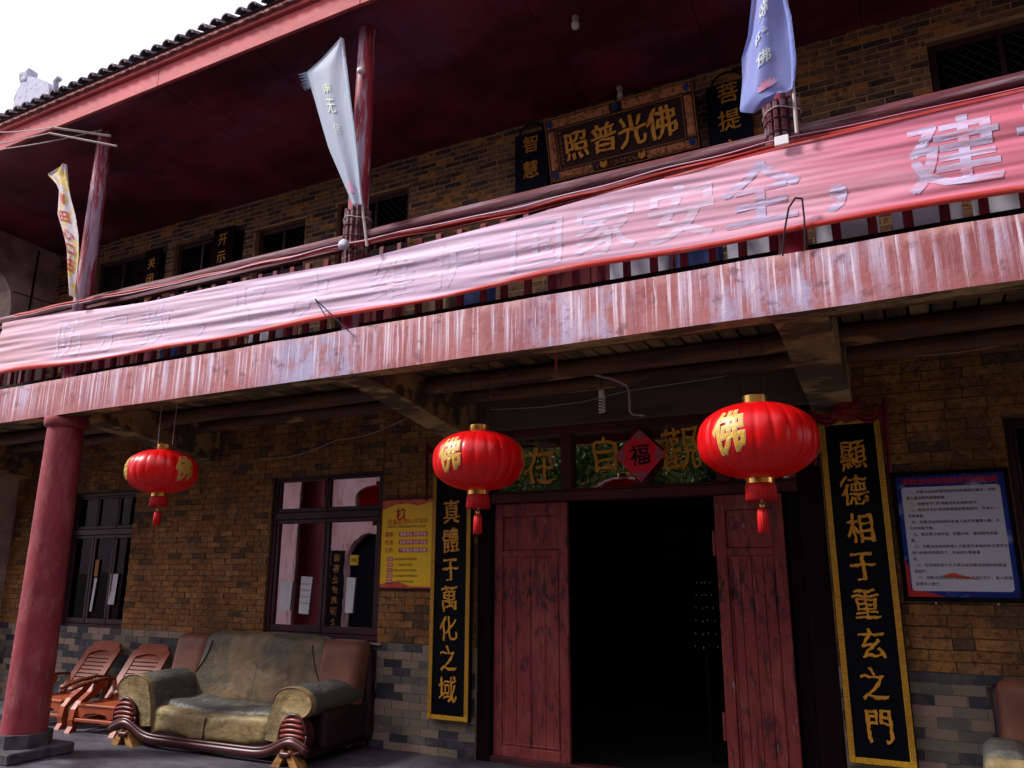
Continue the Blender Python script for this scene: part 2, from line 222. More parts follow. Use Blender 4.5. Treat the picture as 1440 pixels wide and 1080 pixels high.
# ------------------------------------------------------------------ mesh helpers
class B:
    def __init__(s): s.v = []; s.f = []; s.mi = []
    def add(s, vs, fs, mi=0):
        o = len(s.v); s.v += [tuple(p) for p in vs]; s.f += [tuple(i + o for i in f) for f in fs]; s.mi += [mi] * len(fs)
        return s
    def box(s, x0, x1, y0, y1, z0, z1, mi=0, j=0, noback=False):
        vs = [(x, y, z) for z in (z0, z1) for y in (y0, y1) for x in (x0, x1)]
        if j: vs = [(x + random.uniform(-j, j), y + (random.uniform(-j, j) if y == y0 else 0), z + random.uniform(-j, j)) for x, y, z in vs]
        fs = [(0, 1, 5, 4), (0, 4, 6, 2), (1, 3, 7, 5), (4, 5, 7, 6), (0, 2, 3, 1)]
        if not noback: fs.append((2, 6, 7, 3))
        return s.add(vs, fs, mi)
    def bevbox(s, x0, x1, y0, y1, z0, z1, b=.005, mi=0):
        """box with chamfered edges"""
        bm = bmesh.new(); bmesh.ops.create_cube(bm, size=1)
        for v in bm.verts: v.co = Vector(((x0 + x1) / 2 + v.co.x * (x1 - x0), (y0 + y1) / 2 + v.co.y * (y1 - y0), (z0 + z1) / 2 + v.co.z * (z1 - z0)))
        bmesh.ops.bevel(bm, geom=bm.edges[:], offset=b, segments=1, affect='EDGES', profile=.5)
        bm.verts.index_update(); s.add([v.co[:] for v in bm.verts], [[v.index for v in f.verts] for f in bm.faces], mi); bm.free(); return s
    def obox(s, c, ax, ay, az, mi=0):
        c, ax, ay, az = map(Vector, (c, ax, ay, az))
        vs = [c + ax * i + ay * j + az * k for k in (-1, 1) for j in (-1, 1) for i in (-1, 1)]
        return s.add(vs, [(0, 1, 5, 4), (0, 4, 6, 2), (1, 3, 7, 5), (4, 5, 7, 6), (0, 2, 3, 1), (2, 6, 7, 3)], mi)
    def tube(s, pts, r, n=8, mi=0, cap=True, sq=None):
        pts = [Vector(p) for p in pts]; rs = r if hasattr(r, '__len__') else [r] * len(pts)
        rings = []; up = None
        for i, p in enumerate(pts):
            d = (pts[min(i + 1, len(pts) - 1)] - pts[max(i - 1, 0)]).normalized()
            if up is None: up = Vector((0, 0, 1)) if abs(d.z) < .9 else Vector((0, 1, 0))
            a = d.cross(up)
            if a.length < 1e-4: a = d.cross(Vector((1, 0, 0)))
            a.normalize(); b = a.cross(d).normalized(); up = b
            q = sq or (1, 1)
            rings.append([p + (a * math.cos(t) * q[0] + b * math.sin(t) * q[1]) * rs[i] for t in [2 * math.pi * k / n for k in range(n)]])
        vs = [v for rg in rings for v in rg]; fs = []
        for i in range(len(pts) - 1):
            for k in range(n): fs.append((i * n + k, i * n + (k + 1) % n, (i + 1) * n + (k + 1) % n, (i + 1) * n + k))
        if cap: fs.append(tuple(range(n))[::-1]); fs.append(tuple(range((len(pts) - 1) * n, len(pts) * n)))
        return s.add(vs, fs, mi)
    def lathe(s, prof, c=(0, 0, 0), n=24, mi=0, rmod=None, close=True):
        vs = []; fs = []
        for (r, z) in prof:
            for k in range(n):
                t = 2 * math.pi * k / n; rr = r * (rmod(t, z) if rmod else 1)
                vs.append((c[0] + rr * math.cos(t), c[1] + rr * math.sin(t), c[2] + z))
        for i in range(len(prof) - 1):
            for k in range(n): fs.append((i * n + k, i * n + (k + 1) % n, (i + 1) * n + (k + 1) % n, (i + 1) * n + k))
        if close: fs.append(tuple(range(n))[::-1]); fs.append(tuple(range((len(prof) - 1) * n, len(prof) * n)))
        return s.add(vs, fs, mi)
    def prism(s, poly, axis, a, b, mi=0):
        """poly in the plane across axis; axis 'x': (y,z), 'y': (x,z), 'z': (x,y)"""
        def P(u, v, t): return {'x': (t, u, v), 'y': (u, t, v), 'z': (u, v, t)}[axis]
        n = len(poly); vs = [P(u, v, a) for u, v in poly] + [P(u, v, b) for u, v in poly]
        fs = [tuple(range(n)), tuple(range(n, 2 * n))[::-1]] + [(i, (i + 1) % n, (i + 1) % n + n, i + n) for i in range(n)]
        return s.add(vs, fs, mi)
    def grid(s, fn, nu, nv, mi=0, thick=0):
        vs = [fn(i / nu, j / nv) for j in range(nv + 1) for i in range(nu + 1)]
        fs = [(j * (nu + 1) + i, j * (nu + 1) + i + 1, (j + 1) * (nu + 1) + i + 1, (j + 1) * (nu + 1) + i) for j in range(nv) for i in range(nu)]
        return s.add(vs, fs, mi)
    def rbox(s, x0, x1, y0, y1, z0, z1, r, n=8, warp=None, mi=0):
        bm = bmesh.new(); bmesh.ops.create_cube(bm, size=2); bmesh.ops.subdivide_edges(bm, edges=bm.edges[:], cuts=n, use_grid_fill=True)
        c = Vector(((x0 + x1) / 2, (y0 + y1) / 2, (z0 + z1) / 2)); h = Vector(((x1 - x0) / 2, (y1 - y0) / 2, (z1 - z0) / 2))
        r = min(r, h.x, h.y, h.z)
        for v in bm.verts:
            # cluster the cuts towards the rounded edges
            p = Vector([math.copysign(abs(t) ** .75, t) * hh for t, hh in zip(v.co, h)])
            q = Vector([max(-(hh - r), min(hh - r, t)) for t, hh in zip(p, h)])
            d = p - q
            p = q + d.normalized() * r if d.length > 1e-6 else p
            p = p + c
            v.co = warp(p) if warp else p
        bm.verts.index_update(); s.add([v.co[:] for v in bm.verts], [[v.index for v in f.verts] for f in bm.faces], mi); bm.free(); return s
    def mesh(s, name, mats, smooth=False, fix=True):
        me = bpy.data.meshes.new(name); me.from_pydata(s.v, [], s.f)
        for m in (mats if isinstance(mats, (list, tuple)) else [mats]): me.materials.append(m)
        if any(s.mi): me.polygons.foreach_set('material_index', s.mi)
        if fix and len(s.f) < 60000:
            bm = bmesh.new(); bm.from_mesh(me); bmesh.ops.recalc_face_normals(bm, faces=bm.faces[:]); bm.to_mesh(me); bm.free()
        if smooth:
            me.polygons.foreach_set('use_smooth', [True] * len(me.polygons))
            if smooth != 'all':
                me.set_sharp_from_angle(angle=R(smooth if smooth is not True else 40))
        me.update(); return me

def link(name, me, parent=None, loc=None):
    o = bpy.data.objects.new(name, me); COL.objects.link(o)
    if parent is not None: o.parent = parent
    if loc is not None: o.location = loc
    return o
def ob(name, b, m, parent=None, smooth=False, loc=None):
    return link(name, b.mesh(name, m, smooth), parent, loc)
def tag(o, label=None, cat=None, group=None, kind=None):
    if label: o['label'] = label
    if cat: o['category'] = cat
    if group: o['group'] = group
    if kind: o['kind'] = kind
    return o
def thing(name, label, cat, loc=(0, 0, 0), rz=0, group=None):
    o = bpy.data.objects.new(name, None); COL.objects.link(o); o.location = loc; o.rotation_euler = (0, 0, rz); o.empty_display_size = .1
    return tag(o, label, cat, group)
def copy_tree(o, parent=None):
    c = o.copy(); COL.objects.link(c); c.parent = parent
    for ch in list(o.children): copy_tree(ch, c)
    return c

# characters: outlines from Blender's own built-in font, turned into meshes
_cc = {}
def char_mesh(txt, mname, weight=.0, brush=0, ext=.02, seed=0, nib=0):
    key = (txt, mname, weight, brush, ext, nib)
    if key in _cc: return _cc[key]
    cu = bpy.data.curves.new('writing', 'FONT'); cu.body = txt; cu.offset = weight; cu.resolution_u = 2 if len(txt) < 3 else 1
    cu.extrude = ext if not brush else 0
    o = bpy.data.objects.new('writing', cu); COL.objects.link(o)
    dg = bpy.context.evaluated_depsgraph_get(); me = bpy.data.meshes.new_from_object(o.evaluated_get(dg))
    bpy.data.objects.remove(o); bpy.data.curves.remove(cu)
    bm = bmesh.new(); bm.from_mesh(me)
    xs = [v.co.x for v in bm.verts]; 
    if not xs: bm.free(); return me
    cx = (max(xs) + min(xs)) / 2; cy = .36
    for v in bm.verts: v.co.x -= cx; v.co.y -= cy
    if brush:
        for k in range(-12, 13):
            for nrm in ((1, 0, 0), (0, 1, 0)):
                bmesh.ops.bisect_plane(bm, geom=bm.verts[:] + bm.edges[:] + bm.faces[:], plane_co=Vector(nrm) * k * .05, plane_no=nrm)
        rr = random.Random(ord(txt[0]) + seed); ox = rr.uniform(0, 50)
        for v in bm.verts:
            x, y = v.co.x, v.co.y
            nx = noise.noise(Vector((x * 4, y * 4, ox))); ny = noise.noise(Vector((x * 4, y * 4, ox + 9)))
            fx = noise.noise(Vector((x * 13, y * 13, ox + 3))); fy = noise.noise(Vector((x * 13, y * 13, ox + 5)))
            v.co.x = x * .93 + brush * (.05 * nx + .024 * fx) - y * .05 * brush
            v.co.y = y + brush * (.05 * ny + .024 * fy) + x * .13 * brush - .03 * brush * math.sin(x * 5)
        ret = bmesh.ops.extrude_face_region(bm, geom=bm.faces[:])
        for g in ret['geom']:
            if isinstance(g, bmesh.types.BMVert): g.co.z += ext
    if nib:
        base = bm.copy(); offs = [(nib * k, nib * .3 * k) for k in (-1, -.4, .4, 1)]
        me0 = bpy.data.meshes.new('tmp'); base.to_mesh(me0); base.free(); bm.clear()
        for k, (dx, dy) in enumerate(offs):
            n0 = len(bm.verts); bm.from_mesh(me0); bm.verts.ensure_lookup_table()
            for v in bm.verts[n0:]: v.co.x += dx; v.co.y += dy; v.co.z += (k + 1) * .0035
        bpy.data.meshes.remove(me0)
    bmesh.ops.recalc_face_normals(bm, faces=bm.faces[:])
    bm.to_mesh(me); bm.free(); me.materials.clear(); me.materials.append(M[mname]); _cc[key] = me; return me
FRONT = Matrix(((1, 0, 0), (0, 0, -1), (0, 1, 0)))     # letter plane to a wall facing -y
def put_char(txt, mname, parent, loc, size, rot=None, name='character', sx=1, **kw):
    me = char_mesh(txt, mname, **kw); o = bpy.data.objects.new(name, me); COL.objects.link(o); o.parent = parent
    mt = (rot or FRONT).to_4x4(); o.matrix_local = Matrix.Translation(loc) @ mt @ Matrix.Diagonal((size * sx, size, size, 1)); return o
def cut_chars(txt, weight=.0, step=.06, sx=1):
    """a character laid flat and cut into small faces, so that it can follow a curved cloth"""
    cu = bpy.data.curves.new('writing', 'FONT'); cu.body = txt; cu.offset = weight; cu.resolution_u = 2
    o = bpy.data.objects.new('writing', cu); COL.objects.link(o)
    dg = bpy.context.evaluated_depsgraph_get(); me = bpy.data.meshes.new_from_object(o.evaluated_get(dg))
    bpy.data.objects.remove(o); bm = bmesh.new(); bm.from_mesh(me)
    xs = [v.co.x for v in bm.verts]; cx = (max(xs) + min(xs)) / 2
    for v in bm.verts: v.co.x = (v.co.x - cx) * sx; v.co.y -= .36
    for k in range(-int(.6 / step), int(.6 / step) + 1):
        for nrm in ((1, 0, 0), (0, 1, 0)):
            bmesh.ops.bisect_plane(bm, geom=bm.verts[:] + bm.edges[:] + bm.faces[:], plane_co=Vector(nrm) * k * step, plane_no=nrm)
    return bm
def wrap_char(txt, mname, parent, fn, weight=0, step=.06, name='character', nib=0, lift=(0, -.0002, 0)):
    bm = cut_chars(txt, weight, step)
    me = bpy.data.meshes.new(name); bm.to_mesh(me); bm.clear()
    offs = [(nib * k, nib * .6 * q) for k, q in ((-1, -1), (-1, 1), (0, 0), (1, -1), (1, 1))] if nib else [(0, 0)]
    for k, (dx, dy) in enumerate(offs):
        n0 = len(bm.verts); bm.from_mesh(me); bm.verts.ensure_lookup_table()
        for v in bm.verts[n0:]: v.co = fn(v.co.x + dx, v.co.y + dy) + Vector(lift) * k
    bm.to_mesh(me); bm.free(); me.materials.clear(); me.materials.append(M[mname])
    return link(name, me, parent)

# ------------------------------------------------------------------ the place
WY = 6.33      # facade plane
ground = tag(ob('ground', B().grid(lambda u, v: (-300 + 600 * u, -300 + 600 * v, -.004), 4, 4), M['ground']), kind='structure')
fl = tag(ob('veranda_floor', B().box(-14, 4, 3.7, WY + .3, -.12, 0), M['floor']), kind='structure')

T = thing('temple_building', 'two storey brick temple building with red columns, balcony and dark red soffit', 'building', (0, 0, 0))

# wall sheets with openings
def sheet(b, x0, x1, z0, z1, holes, y, th=.24):
    zs = sorted({z0, z1} | {z for h in holes for z in h[2:] if z0 < z < z1})
    for a, c in zip(zs, zs[1:]):
        zm = (a + c) / 2; cur = x0
        for h in sorted(h for h in holes if h[2] < zm < h[3]):
            if h[0] > cur: b.box(cur, h[0], y, y + th, a, c)
            cur = max(cur, h[1])
        if cur < x1: b.box(cur, x1, y, y + th, a, c)
def courses(x0, x1, z0, z1, holes, h, L, joint):
    out = []; z = z0; k = 0
    while z < z1 - .01:
        x = x0 - (k % 2) * L / 2 - random.uniform(0, .04); zt = min(z + h, z1)
        cuts = [q for q in holes if q[2] < (z + zt) / 2 < q[3]]
        while x < x1:
            Lb = L * random.choice((1, 1, 1, 1, .5)) if L > .22 else L
            a, c = max(x, x0), min(x + Lb, x1); segs = [(a, c)]
            for q in cuts:
                ns = []
                for s0, s1 in segs:
                    if q[1] <= s0 or q[0] >= s1: ns.append((s0, s1)); continue
                    if q[0] - s0 > .03: ns.append((s0, q[0]))
                    if s1 - q[1] > .03: ns.append((q[1], s1))
                segs = ns
            for s0, s1 in segs:
                if s1 - s0 > .03: out.append((s0 + joint / 2 if s0 > a - 1e-6 else s0, s1 - joint / 2, z + joint / 2, zt - joint / 2))
            x += Lb
        z += h; k += 1
    return out
DADO = .93
lower_holes = [(-6.19, -4.72, DADO, 2.60), (-9.70, -8.41, .90, 2.55), (-3.63, -.62, 0, 3.22), (.60, 1.95, .93, 2.66)]
upper_holes = [(-9.80, -8.37, 3.5, 5.76), (-8.22, -6.98, 3.5, 5.72), (-6.79, -6.0, 3.5, 5.62), (-5.53, -4.54, 3.5, 5.68), (-2.9, -1.3, 3.4, 5.3), (.46, 1.9, 4.4, 5.73)]
SCALE = Vector
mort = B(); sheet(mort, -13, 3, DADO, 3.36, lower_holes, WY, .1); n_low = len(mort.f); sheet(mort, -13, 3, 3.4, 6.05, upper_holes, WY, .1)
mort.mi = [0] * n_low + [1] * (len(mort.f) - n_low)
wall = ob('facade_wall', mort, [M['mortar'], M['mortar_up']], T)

Rm = co.matrix_world.to_3x3()
def in_frame(p):
    q = Rm.transposed() @ (Vector(p) - Vector((0, 0, 1.6))); 
    if q.z > -.1: return False
    return abs(q.x / -q.z) < .665 and abs(q.y / -q.z) < .5
def pieces(rects, parent, name, infill, m1, visible, depth, jit, dj, matfn=None, lim=300, dfn=None):
    """the pieces that show largest become objects sharing a few meshes, the rest one joined part"""
    cand = [r for r in rects if visible(r) and in_frame(((r[0] + r[1]) / 2, WY, (r[2] + r[3]) / 2))]
    def size(r):
        p = Vector(((r[0] + r[1]) / 2, WY, (r[2] + r[3]) / 2 - 1.6)); return (r[1] - r[0]) * (r[3] - r[2]) / p.length ** 2
    cand.sort(key=size, reverse=True); chosen = cand[:lim]; ch = set(chosen)
    protos = {}
    def proto(i, mm):
        if (i, mm) not in protos:
            b = B(); b.box(-.5, .5, -1, 0, -.5, .5)
            rr = random.Random(i * 7 + 1)
            b.v = [(x + rr.uniform(-.012, .012), (y if y == 0 else y + rr.uniform(-.2, .2)), z + rr.uniform(-.05, .05)) for x, y, z in b.v]
            protos[(i, mm)] = b.mesh(name, M[mm])
        return protos[(i, mm)]
    rest = {}
    for r in rects:
        mm = matfn(r) if matfn else m1
        d = (dfn(r) if dfn else depth) + random.uniform(-dj, dj)
        if r in ch:
            o = link(name, proto(random.randrange(8), mm), parent, ((r[0] + r[1]) / 2, WY, (r[2] + r[3]) / 2))
            o.scale = (r[1] - r[0], d, r[3] - r[2]); o.rotation_euler = (0, R(random.uniform(-.35, .35)), 0)
        else:
            rest.setdefault(mm, B()).box(r[0], r[1], WY - d, WY, r[2], r[3], j=jit, noback=True)
    mats = list(rest); bb = B()
    for i, mm in enumerate(mats): bb.add(rest[mm].v, rest[mm].f, i)
    o = ob(infill, bb, [M[x] for x in mats], parent); o['kind'] = 'stuff'
lo = courses(-13, -4.72, DADO, 3.36, lower_holes, .0608, .2, .007) + courses(-4.72, -3.63, DADO, 3.36, lower_holes, .0695, .22, .008) + courses(-3.63, 3, DADO, 3.36, lower_holes, .0755, .26, .008)
up = courses(-13, 3, 3.4, 6.03, upper_holes, .0605, .21, .014)
def vis_brick(r):
    x, z = (r[0] + r[1]) / 2, (r[2] + r[3]) / 2
    if z < 3.4:
        if z > 3.05: return False
        if -.7 < x < -.15: return False
        if -4.1 < x < -.6: return False
        if -4.7 < x < -4.1 and 1.45 < z < 2.28: return False
        if -.1 < x < .55 and 1.43 < z < 2.28: return False
        return True
    if z < 5.22: return False
    if -3.2 < x < -.9: return False
    return True
pieces(lo + up, wall, 'brick', 'brick_infill', 'brick', vis_brick, .010, .0025, .003, matfn=lambda r: 'brick' if r[2] < 3.4 else 'brick_up', dfn=lambda r: .010 if r[2] < 3.4 else .005)
db = B(); sheet(db, -13, 3, 0, DADO, lower_holes[2:3] + [(-9.7, -8.41, .90, DADO)], WY, .1)
dado = ob('dado_wall', db, M['grout'], T)
tl = courses(-13, 3, 0, DADO, lower_holes[2:3] + [(-9.7, -8.41, .9, DADO)], .0715, .2, .006)
def vis_tile(r):
    x, z = (r[0] + r[1]) / 2, (r[2] + r[3]) / 2
    if -7.0 < x < -4.75: return z > .9
    if -4.07 < x < -3.65 and z > .33: return False
    return x < 1
pieces(tl, dado, 'tile', 'tile_infill', 'tile', vis_tile, .007, .001, .0015)
ob('window_sill', B().bevbox(-6.25, -4.66, WY - .035, WY + .1, .905, .93), M['grout'], T)
# side reveals of the openings, seen obliquely
for h in lower_holes[:2] + lower_holes[3:] + upper_holes[:4] + upper_holes[5:]:
    for q in ((h[0] - .1, h[0], h[2], h[3]), (h[1], h[1] + .1, h[2], h[3]), (h[0] - .1, h[1] + .1, h[3], h[3] + .1)):
        ob('opening_reveal', B().box(q[0], q[1], WY + .1, WY + .3, q[2], q[3]), M['mortar'], T)

# dark rooms behind
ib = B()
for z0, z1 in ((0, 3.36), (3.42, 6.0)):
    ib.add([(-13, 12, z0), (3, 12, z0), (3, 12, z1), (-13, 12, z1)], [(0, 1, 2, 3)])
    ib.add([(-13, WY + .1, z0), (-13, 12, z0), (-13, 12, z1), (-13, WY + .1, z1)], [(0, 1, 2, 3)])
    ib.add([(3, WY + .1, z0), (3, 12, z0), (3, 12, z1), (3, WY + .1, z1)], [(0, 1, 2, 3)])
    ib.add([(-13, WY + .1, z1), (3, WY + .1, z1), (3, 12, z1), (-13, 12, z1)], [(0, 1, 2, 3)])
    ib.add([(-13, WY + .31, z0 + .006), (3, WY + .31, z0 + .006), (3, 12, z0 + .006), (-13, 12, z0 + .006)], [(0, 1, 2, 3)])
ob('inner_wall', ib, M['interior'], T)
# the faint barred window at the back of the hall
bw = ob('window', B().box(-3.55, -2.75, 11.96, 11.99, 1.75, 2.25), M['posterblue'], T)
for i in range(6): ob('mullion', B().box(-3.52 + .15 * i, -3.49 + .15 * i, 11.92, 11.955, 1.75, 2.25), M['darkwood'], bw)

# floor beam, cross beams, ceiling
def slab_beam(b, x0, x1):
    # slightly uneven cast edge
    n = 60
    for i in range(n):
        a = x0 + (x1 - x0) * i / n; c = x0 + (x1 - x0) * (i + 1) / n
        za = [3.03 + .006 * noise.noise(Vector((t * 1.3, 0, 0))) for t in (a, c)]; zb = [3.385 + .012 * noise.noise(Vector((t * 2.1, 5, 0))) for t in (a, c)]
        vs = [(a, 4.44, za[0]), (c, 4.44, za[1]), (c, 4.585, za[1]), (a, 4.585, za[0]), (a, 4.44, zb[0]), (c, 4.44, zb[1]), (c, 4.585, zb[1]), (a, 4.585, zb[0])]
        fs = [(0, 1, 5, 4), (3, 7, 6, 2), (4, 5, 6, 7)]
        b.add(vs, fs, 0); b.add(vs, [(0, 3, 2, 1)], 1)
    b.add([(x0, 4.44, 3.03), (x0, 4.585, 3.03), (x0, 4.585, 3.385), (x0, 4.44, 3.385)], [(0, 1, 2, 3)], 0)
    return b
ob('front_beam', slab_beam(B(), -13, 3), [M['beam'], M['concrete']], T)
for cx0, cx1 in ((-10.85, -10.57), (-7.36, -7.07), (-3.92, -3.66), (-.64, -.34)):
    ob('cross_beam', B().prism([(4.588, 3.04), (4.85, 3.03), (WY - .01, 2.80), (WY - .01, 3.228), (4.588, 3.228)], 'x', cx0, cx1), M['concrete'], T)
ce = ob('ceiling', B().box(-13, 3, 4.588, WY, 3.26, 3.38), M['interior'], T)
x = -13; pm = []
for i in range(5):
    b = B(); b.bevbox(-.06, .06, 4.59, WY - .005, -.011, .011, .004); pm.append(b.mesh('plank', M['plank']))
n = 0
while x < 3:
    wdt = random.uniform(.92, 1.0)
    if n < 120:
        o = link('plank', random.choice(pm), ce, (x + .065, 0, 3.243 + random.uniform(-.005, .004))); o.scale = (wdt, 1, 1)
    x += .1335; n += 1
for yy, zz, r in ((4.86, 3.165, .062), (5.50, 3.155, .072), (6.06, 3.165, .062)):
    xs = [-10.57, -7.36, -7.07, -3.92, -3.66, -.64, -.34, 3]
    for a, c in ((-10.6, -7.34), (-7.09, -3.9), (-3.68, -.62), (-.36, 3)):
        pts = [(a + (c - a) * t / 10, yy + .012 * noise.noise(Vector((a + t, yy, 0))), zz + .012 * noise.noise(Vector((a + t, yy, 4)))) for t in range(11)]
        ob('purlin', B().tube(pts, [r * (1 + .08 * noise.noise(Vector((a + t * .9, yy * 3, 2)))) * (1.05 - .01 * t) for t in range(11)], 12), M['log'], T, smooth=True)
# concrete lintel over the door and the pier at the door's sides
ob('lintel', B().bevbox(-3.63, -.64, WY - .03, WY + .2, 2.875, 3.2, .006), M['plaster_dark'], T)

# columns
def column(x, y, r0, r1, z0, z1, name, m, cap=False, plinth=False, n=28, wrap=False):
    c = ob(name, B().tube([(x, y, z0 + (z1 - z0) * t / 12) for t in range(13)], [r0 + (r1 - r0) * t / 12 for t in range(13)], n), M[m], T, smooth=True)
    if cap: ob('capital', B().lathe([(r1, 0), (r1 + .02, .008), (r1 + .034, .03), (r1 + .036, .08), (r1 + .03, .10), (0.01, .101)], (x, y, z1 - .105), 28), M[m], c, smooth=True)
    if plinth:
        P = [(math.cos(R(22.5 + 45 * k)), math.sin(R(22.5 + 45 * k))) for k in range(8)]
        pb = ob('plinth', B().prism([(x + .235 * a, y + .235 * c2) for a, c2 in P], 'z', .09, .2), M['stone'], c)
        ob('plinth_step', B().bevbox(x - .30, x + .30, y - .30, y + .30, 0, .09, .012), M['stone'], c)
    return c
for cx in (-10.85, -7.268):
    column(cx, 4.61, .185, .16, .2, 3.035, 'column', 'column', cap=True, plinth=True)
for cx in (-10.8, -7.27, -3.80, -.49, 2.9):
    c = column(cx, 4.6, .088, .075, 3.385, 6.16, 'balcony_column', 'column_flaked', n=18)
    if cx > -5:
        # bamboo strips bound round the foot of the column with wire
        for k in range(14):
            t = 2 * math.pi * k / 14
            ob('bound_strip', B().tube([(cx + .094 * math.cos(t), 4.6 + .094 * math.sin(t), 3.9), (cx + .097 * math.cos(t), 4.6 + .097 * math.sin(t), 4.2 + random.uniform(0, .05)), (cx + .092 * math.cos(t), 4.6 + .092 * math.sin(t), 4.44 + random.uniform(-.03, .05))], .018, 6), M['railwood'], c)
        for zz in (4.2, 4.29, 4.36):
            ob('binding_wire', B().tube([(cx + .115 * math.cos(2 * math.pi * k / 20), 4.6 + .115 * math.sin(2 * math.pi * k / 20), zz + .01 * math.sin(k)) for k in range(21)], .004, 5), M['wire' if zz < 4.3 else 'string'], c)

# piers and haunched gable beams at the left end
pb = ob('pier', B().prism([(WY, 3.45), (5.76, 3.45), (5.75, 5.1), (5.71, 5.3), (5.6, 5.46), (5.4, 5.56), (4.7, 5.6), (4.7, 6.1), (WY, 6.04)], 'x', -10.95, -10.65), M['concrete_pale'], T)
ob('conduit', B().tube([(-10.64, 6.0, 5.98), (-10.64, 5.97, 3.5)], .012, 6), M['darkwood'], pb); ob('seam', B().box(-10.652, -10.648, 5.75, WY, 5.28, 5.295), M['darkwood'], pb)
ob('pier', B().prism([(WY, 0), (6.02, 0), (6.0, 2.0), (5.85, 2.7), (5.7, 3.04), (WY, 3.04)], 'x', -11.1, -10.82), M['concrete_pale'], T)

# railing
rl = ob('railing', B().tube([(x, 4.6 + .004 * math.sin(x * 3), 4.215 + .008 * noise.noise(Vector((x, 0, 0)))) for x in [-13 + .4 * k for k in range(41)]], .052, 10, sq=(.8, 1)), M['railwood'], T, smooth=50)
ob('lower_rail', B().bevbox(-13, 3, 4.575, 4.625, 4.128, 4.168), M['railwood'], rl)
ob('base_rail', B().bevbox(-13, 3, 4.58, 4.72, 3.385, 3.475), M['darkwood'], rl)
bmesh_b = [B().bevbox(-.024, .024, -.02, .02, 0, .61, .004).mesh('baluster', M['baluster']) for _ in range(2)]
bb = B().lathe([(.022, 0), (.022, .08), (.028, .1), (.024, .13), (.03, .3), (.024, .47), (.028, .5), (.022, .52), (.022, .61)], n=10); bmesh_b.append(bb.mesh('baluster', M['baluster'], smooth=40))
x = -12.9
while x < 3:
    if min(abs(x - c) for c in (-10.8, -7.27, -3.80, -.49, 2.9)) > .11:
        o = link('baluster', bmesh_b[0], rl, (x + random.uniform(-.008, .008), 4.6, 3.474)); o.rotation_euler = (0, R(random.uniform(-.8, .8)), R(random.uniform(-12, 12)))
    x += .1835

# soffit of narrow sheets, fascia, cornice and roof
sf = B(); x = -13.4
soff = ob('soffit', B().add([(-13.4, 4.32, 6.175), (3.4, 4.32, 6.175), (3.4, WY + .3, 6.05), (-13.4, WY + .3, 6.05)], [(0, 1, 2, 3)]), M['darkwood'], T)
while x < 3.4:
    x1 = min(x + 1.22, 3.4)
    for (ya, yc) in ((4.325, 5.3), (5.305, WY + .02)):
        za = 6.165 - (ya - 4.32) * .0693; zc = 6.165 - (yc - 4.32) * .0693
        d = random.uniform(-.003, .002)
        ob('soffit_board', B().add([(x + .003, ya, za + d), (x1 - .003, ya, za + d), (x1 - .003, yc, zc + d), (x + .003, yc, zc + d), (x + .003, ya, za + .008), (x1 - .003, ya, za + .008), (x1 - .003, yc, zc + .008), (x + .003, yc, zc + .008)],
            [(0, 1, 2, 3), (0, 4, 5, 1), (1, 5, 6, 2), (2, 6, 7, 3), (3, 7, 4, 0)]), M['soffit'], soff)
    x = x1
rf = ob('roof', B().add([(-13.5, 4.2, 6.44), (3.5, 4.2, 6.44), (3.5, 9.5, 8.6), (-13.5, 9.5, 8.6), (-13.5, 14.8, 6.4), (3.5, 14.8, 6.4)], [(0, 1, 2, 3), (3, 2, 5, 4)]), M['rooftile'], T)
fx = -13.4
while fx < 3.4:
    f1 = min(fx + 2.44, 3.4); dy = random.uniform(-.003, .003)
    ob('fascia_board', B().bevbox(fx + .002, f1 - .002, 4.285 + dy, 4.32 + dy, 6.14, 6.345, .003), M['fascia'], rf); fx = f1
ob('cornice', B().box(-13.45, 3.45, 4.25, 4.33, 6.347, 6.395).box(-13.45, 3.45, 4.235, 4.33, 6.41, 6.45), M['fascia'], rf)
pan = B(); P = .158
k = 0; x = -13.4
while x < 3.4:      # scalloped edge of the pan tiles and the mortar between
    seg = [(x + P * t / 6, 6.398 - .016 * math.sin(math.pi * t / 6)) for t in range(7)]
    pan.prism(seg + [(x + P, 6.412), (x, 6.412)], 'y', 4.215, 4.33); x += P
ob('pan_tile_edge', pan, M['cornice'], rf)
sl_ = (8.6 - 6.44) / (9.5 - 4.2)
def cover(length, r=.052, th=.014, n=8):
    b = B(); vs = []; 
    for yy, rr in ((0, r * 1.06), (length, r * .95)):
        for rad in (rr, rr - th):
            for i in range(n + 1):
                t = math.pi * i / n; vs.append((rad * math.cos(t), yy, rad * math.sin(t) + yy * sl_))
    m = n + 1; fs = []
    for i in range(n):
        fs += [(i, i + 1, 2 * m + i + 1, 2 * m + i), (m + i, 3 * m + i, 3 * m + i + 1, m + i + 1), (i, m + i, m + i + 1, i + 1)]
    b.add(vs, fs); return b
cm = cover(.24).mesh('roof_tile', M['rooftile'], smooth=50)
x = -13.3; rest = B(); cv = cover(.24)
while x < 3.4:
    for row in range(20):
        y = 4.17 + row * .2; z = 6.455 + (y - 4.17) * sl_ + (row % 2) * .004
        jx = random.uniform(-.008, .008)
        if row < 2:
            o = link('roof_tile', cm, rf, (x + jx, y, z)); o.rotation_euler = (R(random.uniform(-1.5, 1.5)), R(random.uniform(-4, 4)), R(random.uniform(-2, 2)))
        else: rest.add([(a + x + jx, b_ + y, c + z) for a, b_, c in cv.v], cv.f)
    x += P
o = ob('roof_tile_field', rest, M['rooftile'], rf); o['kind'] = 'stuff'
rest = None

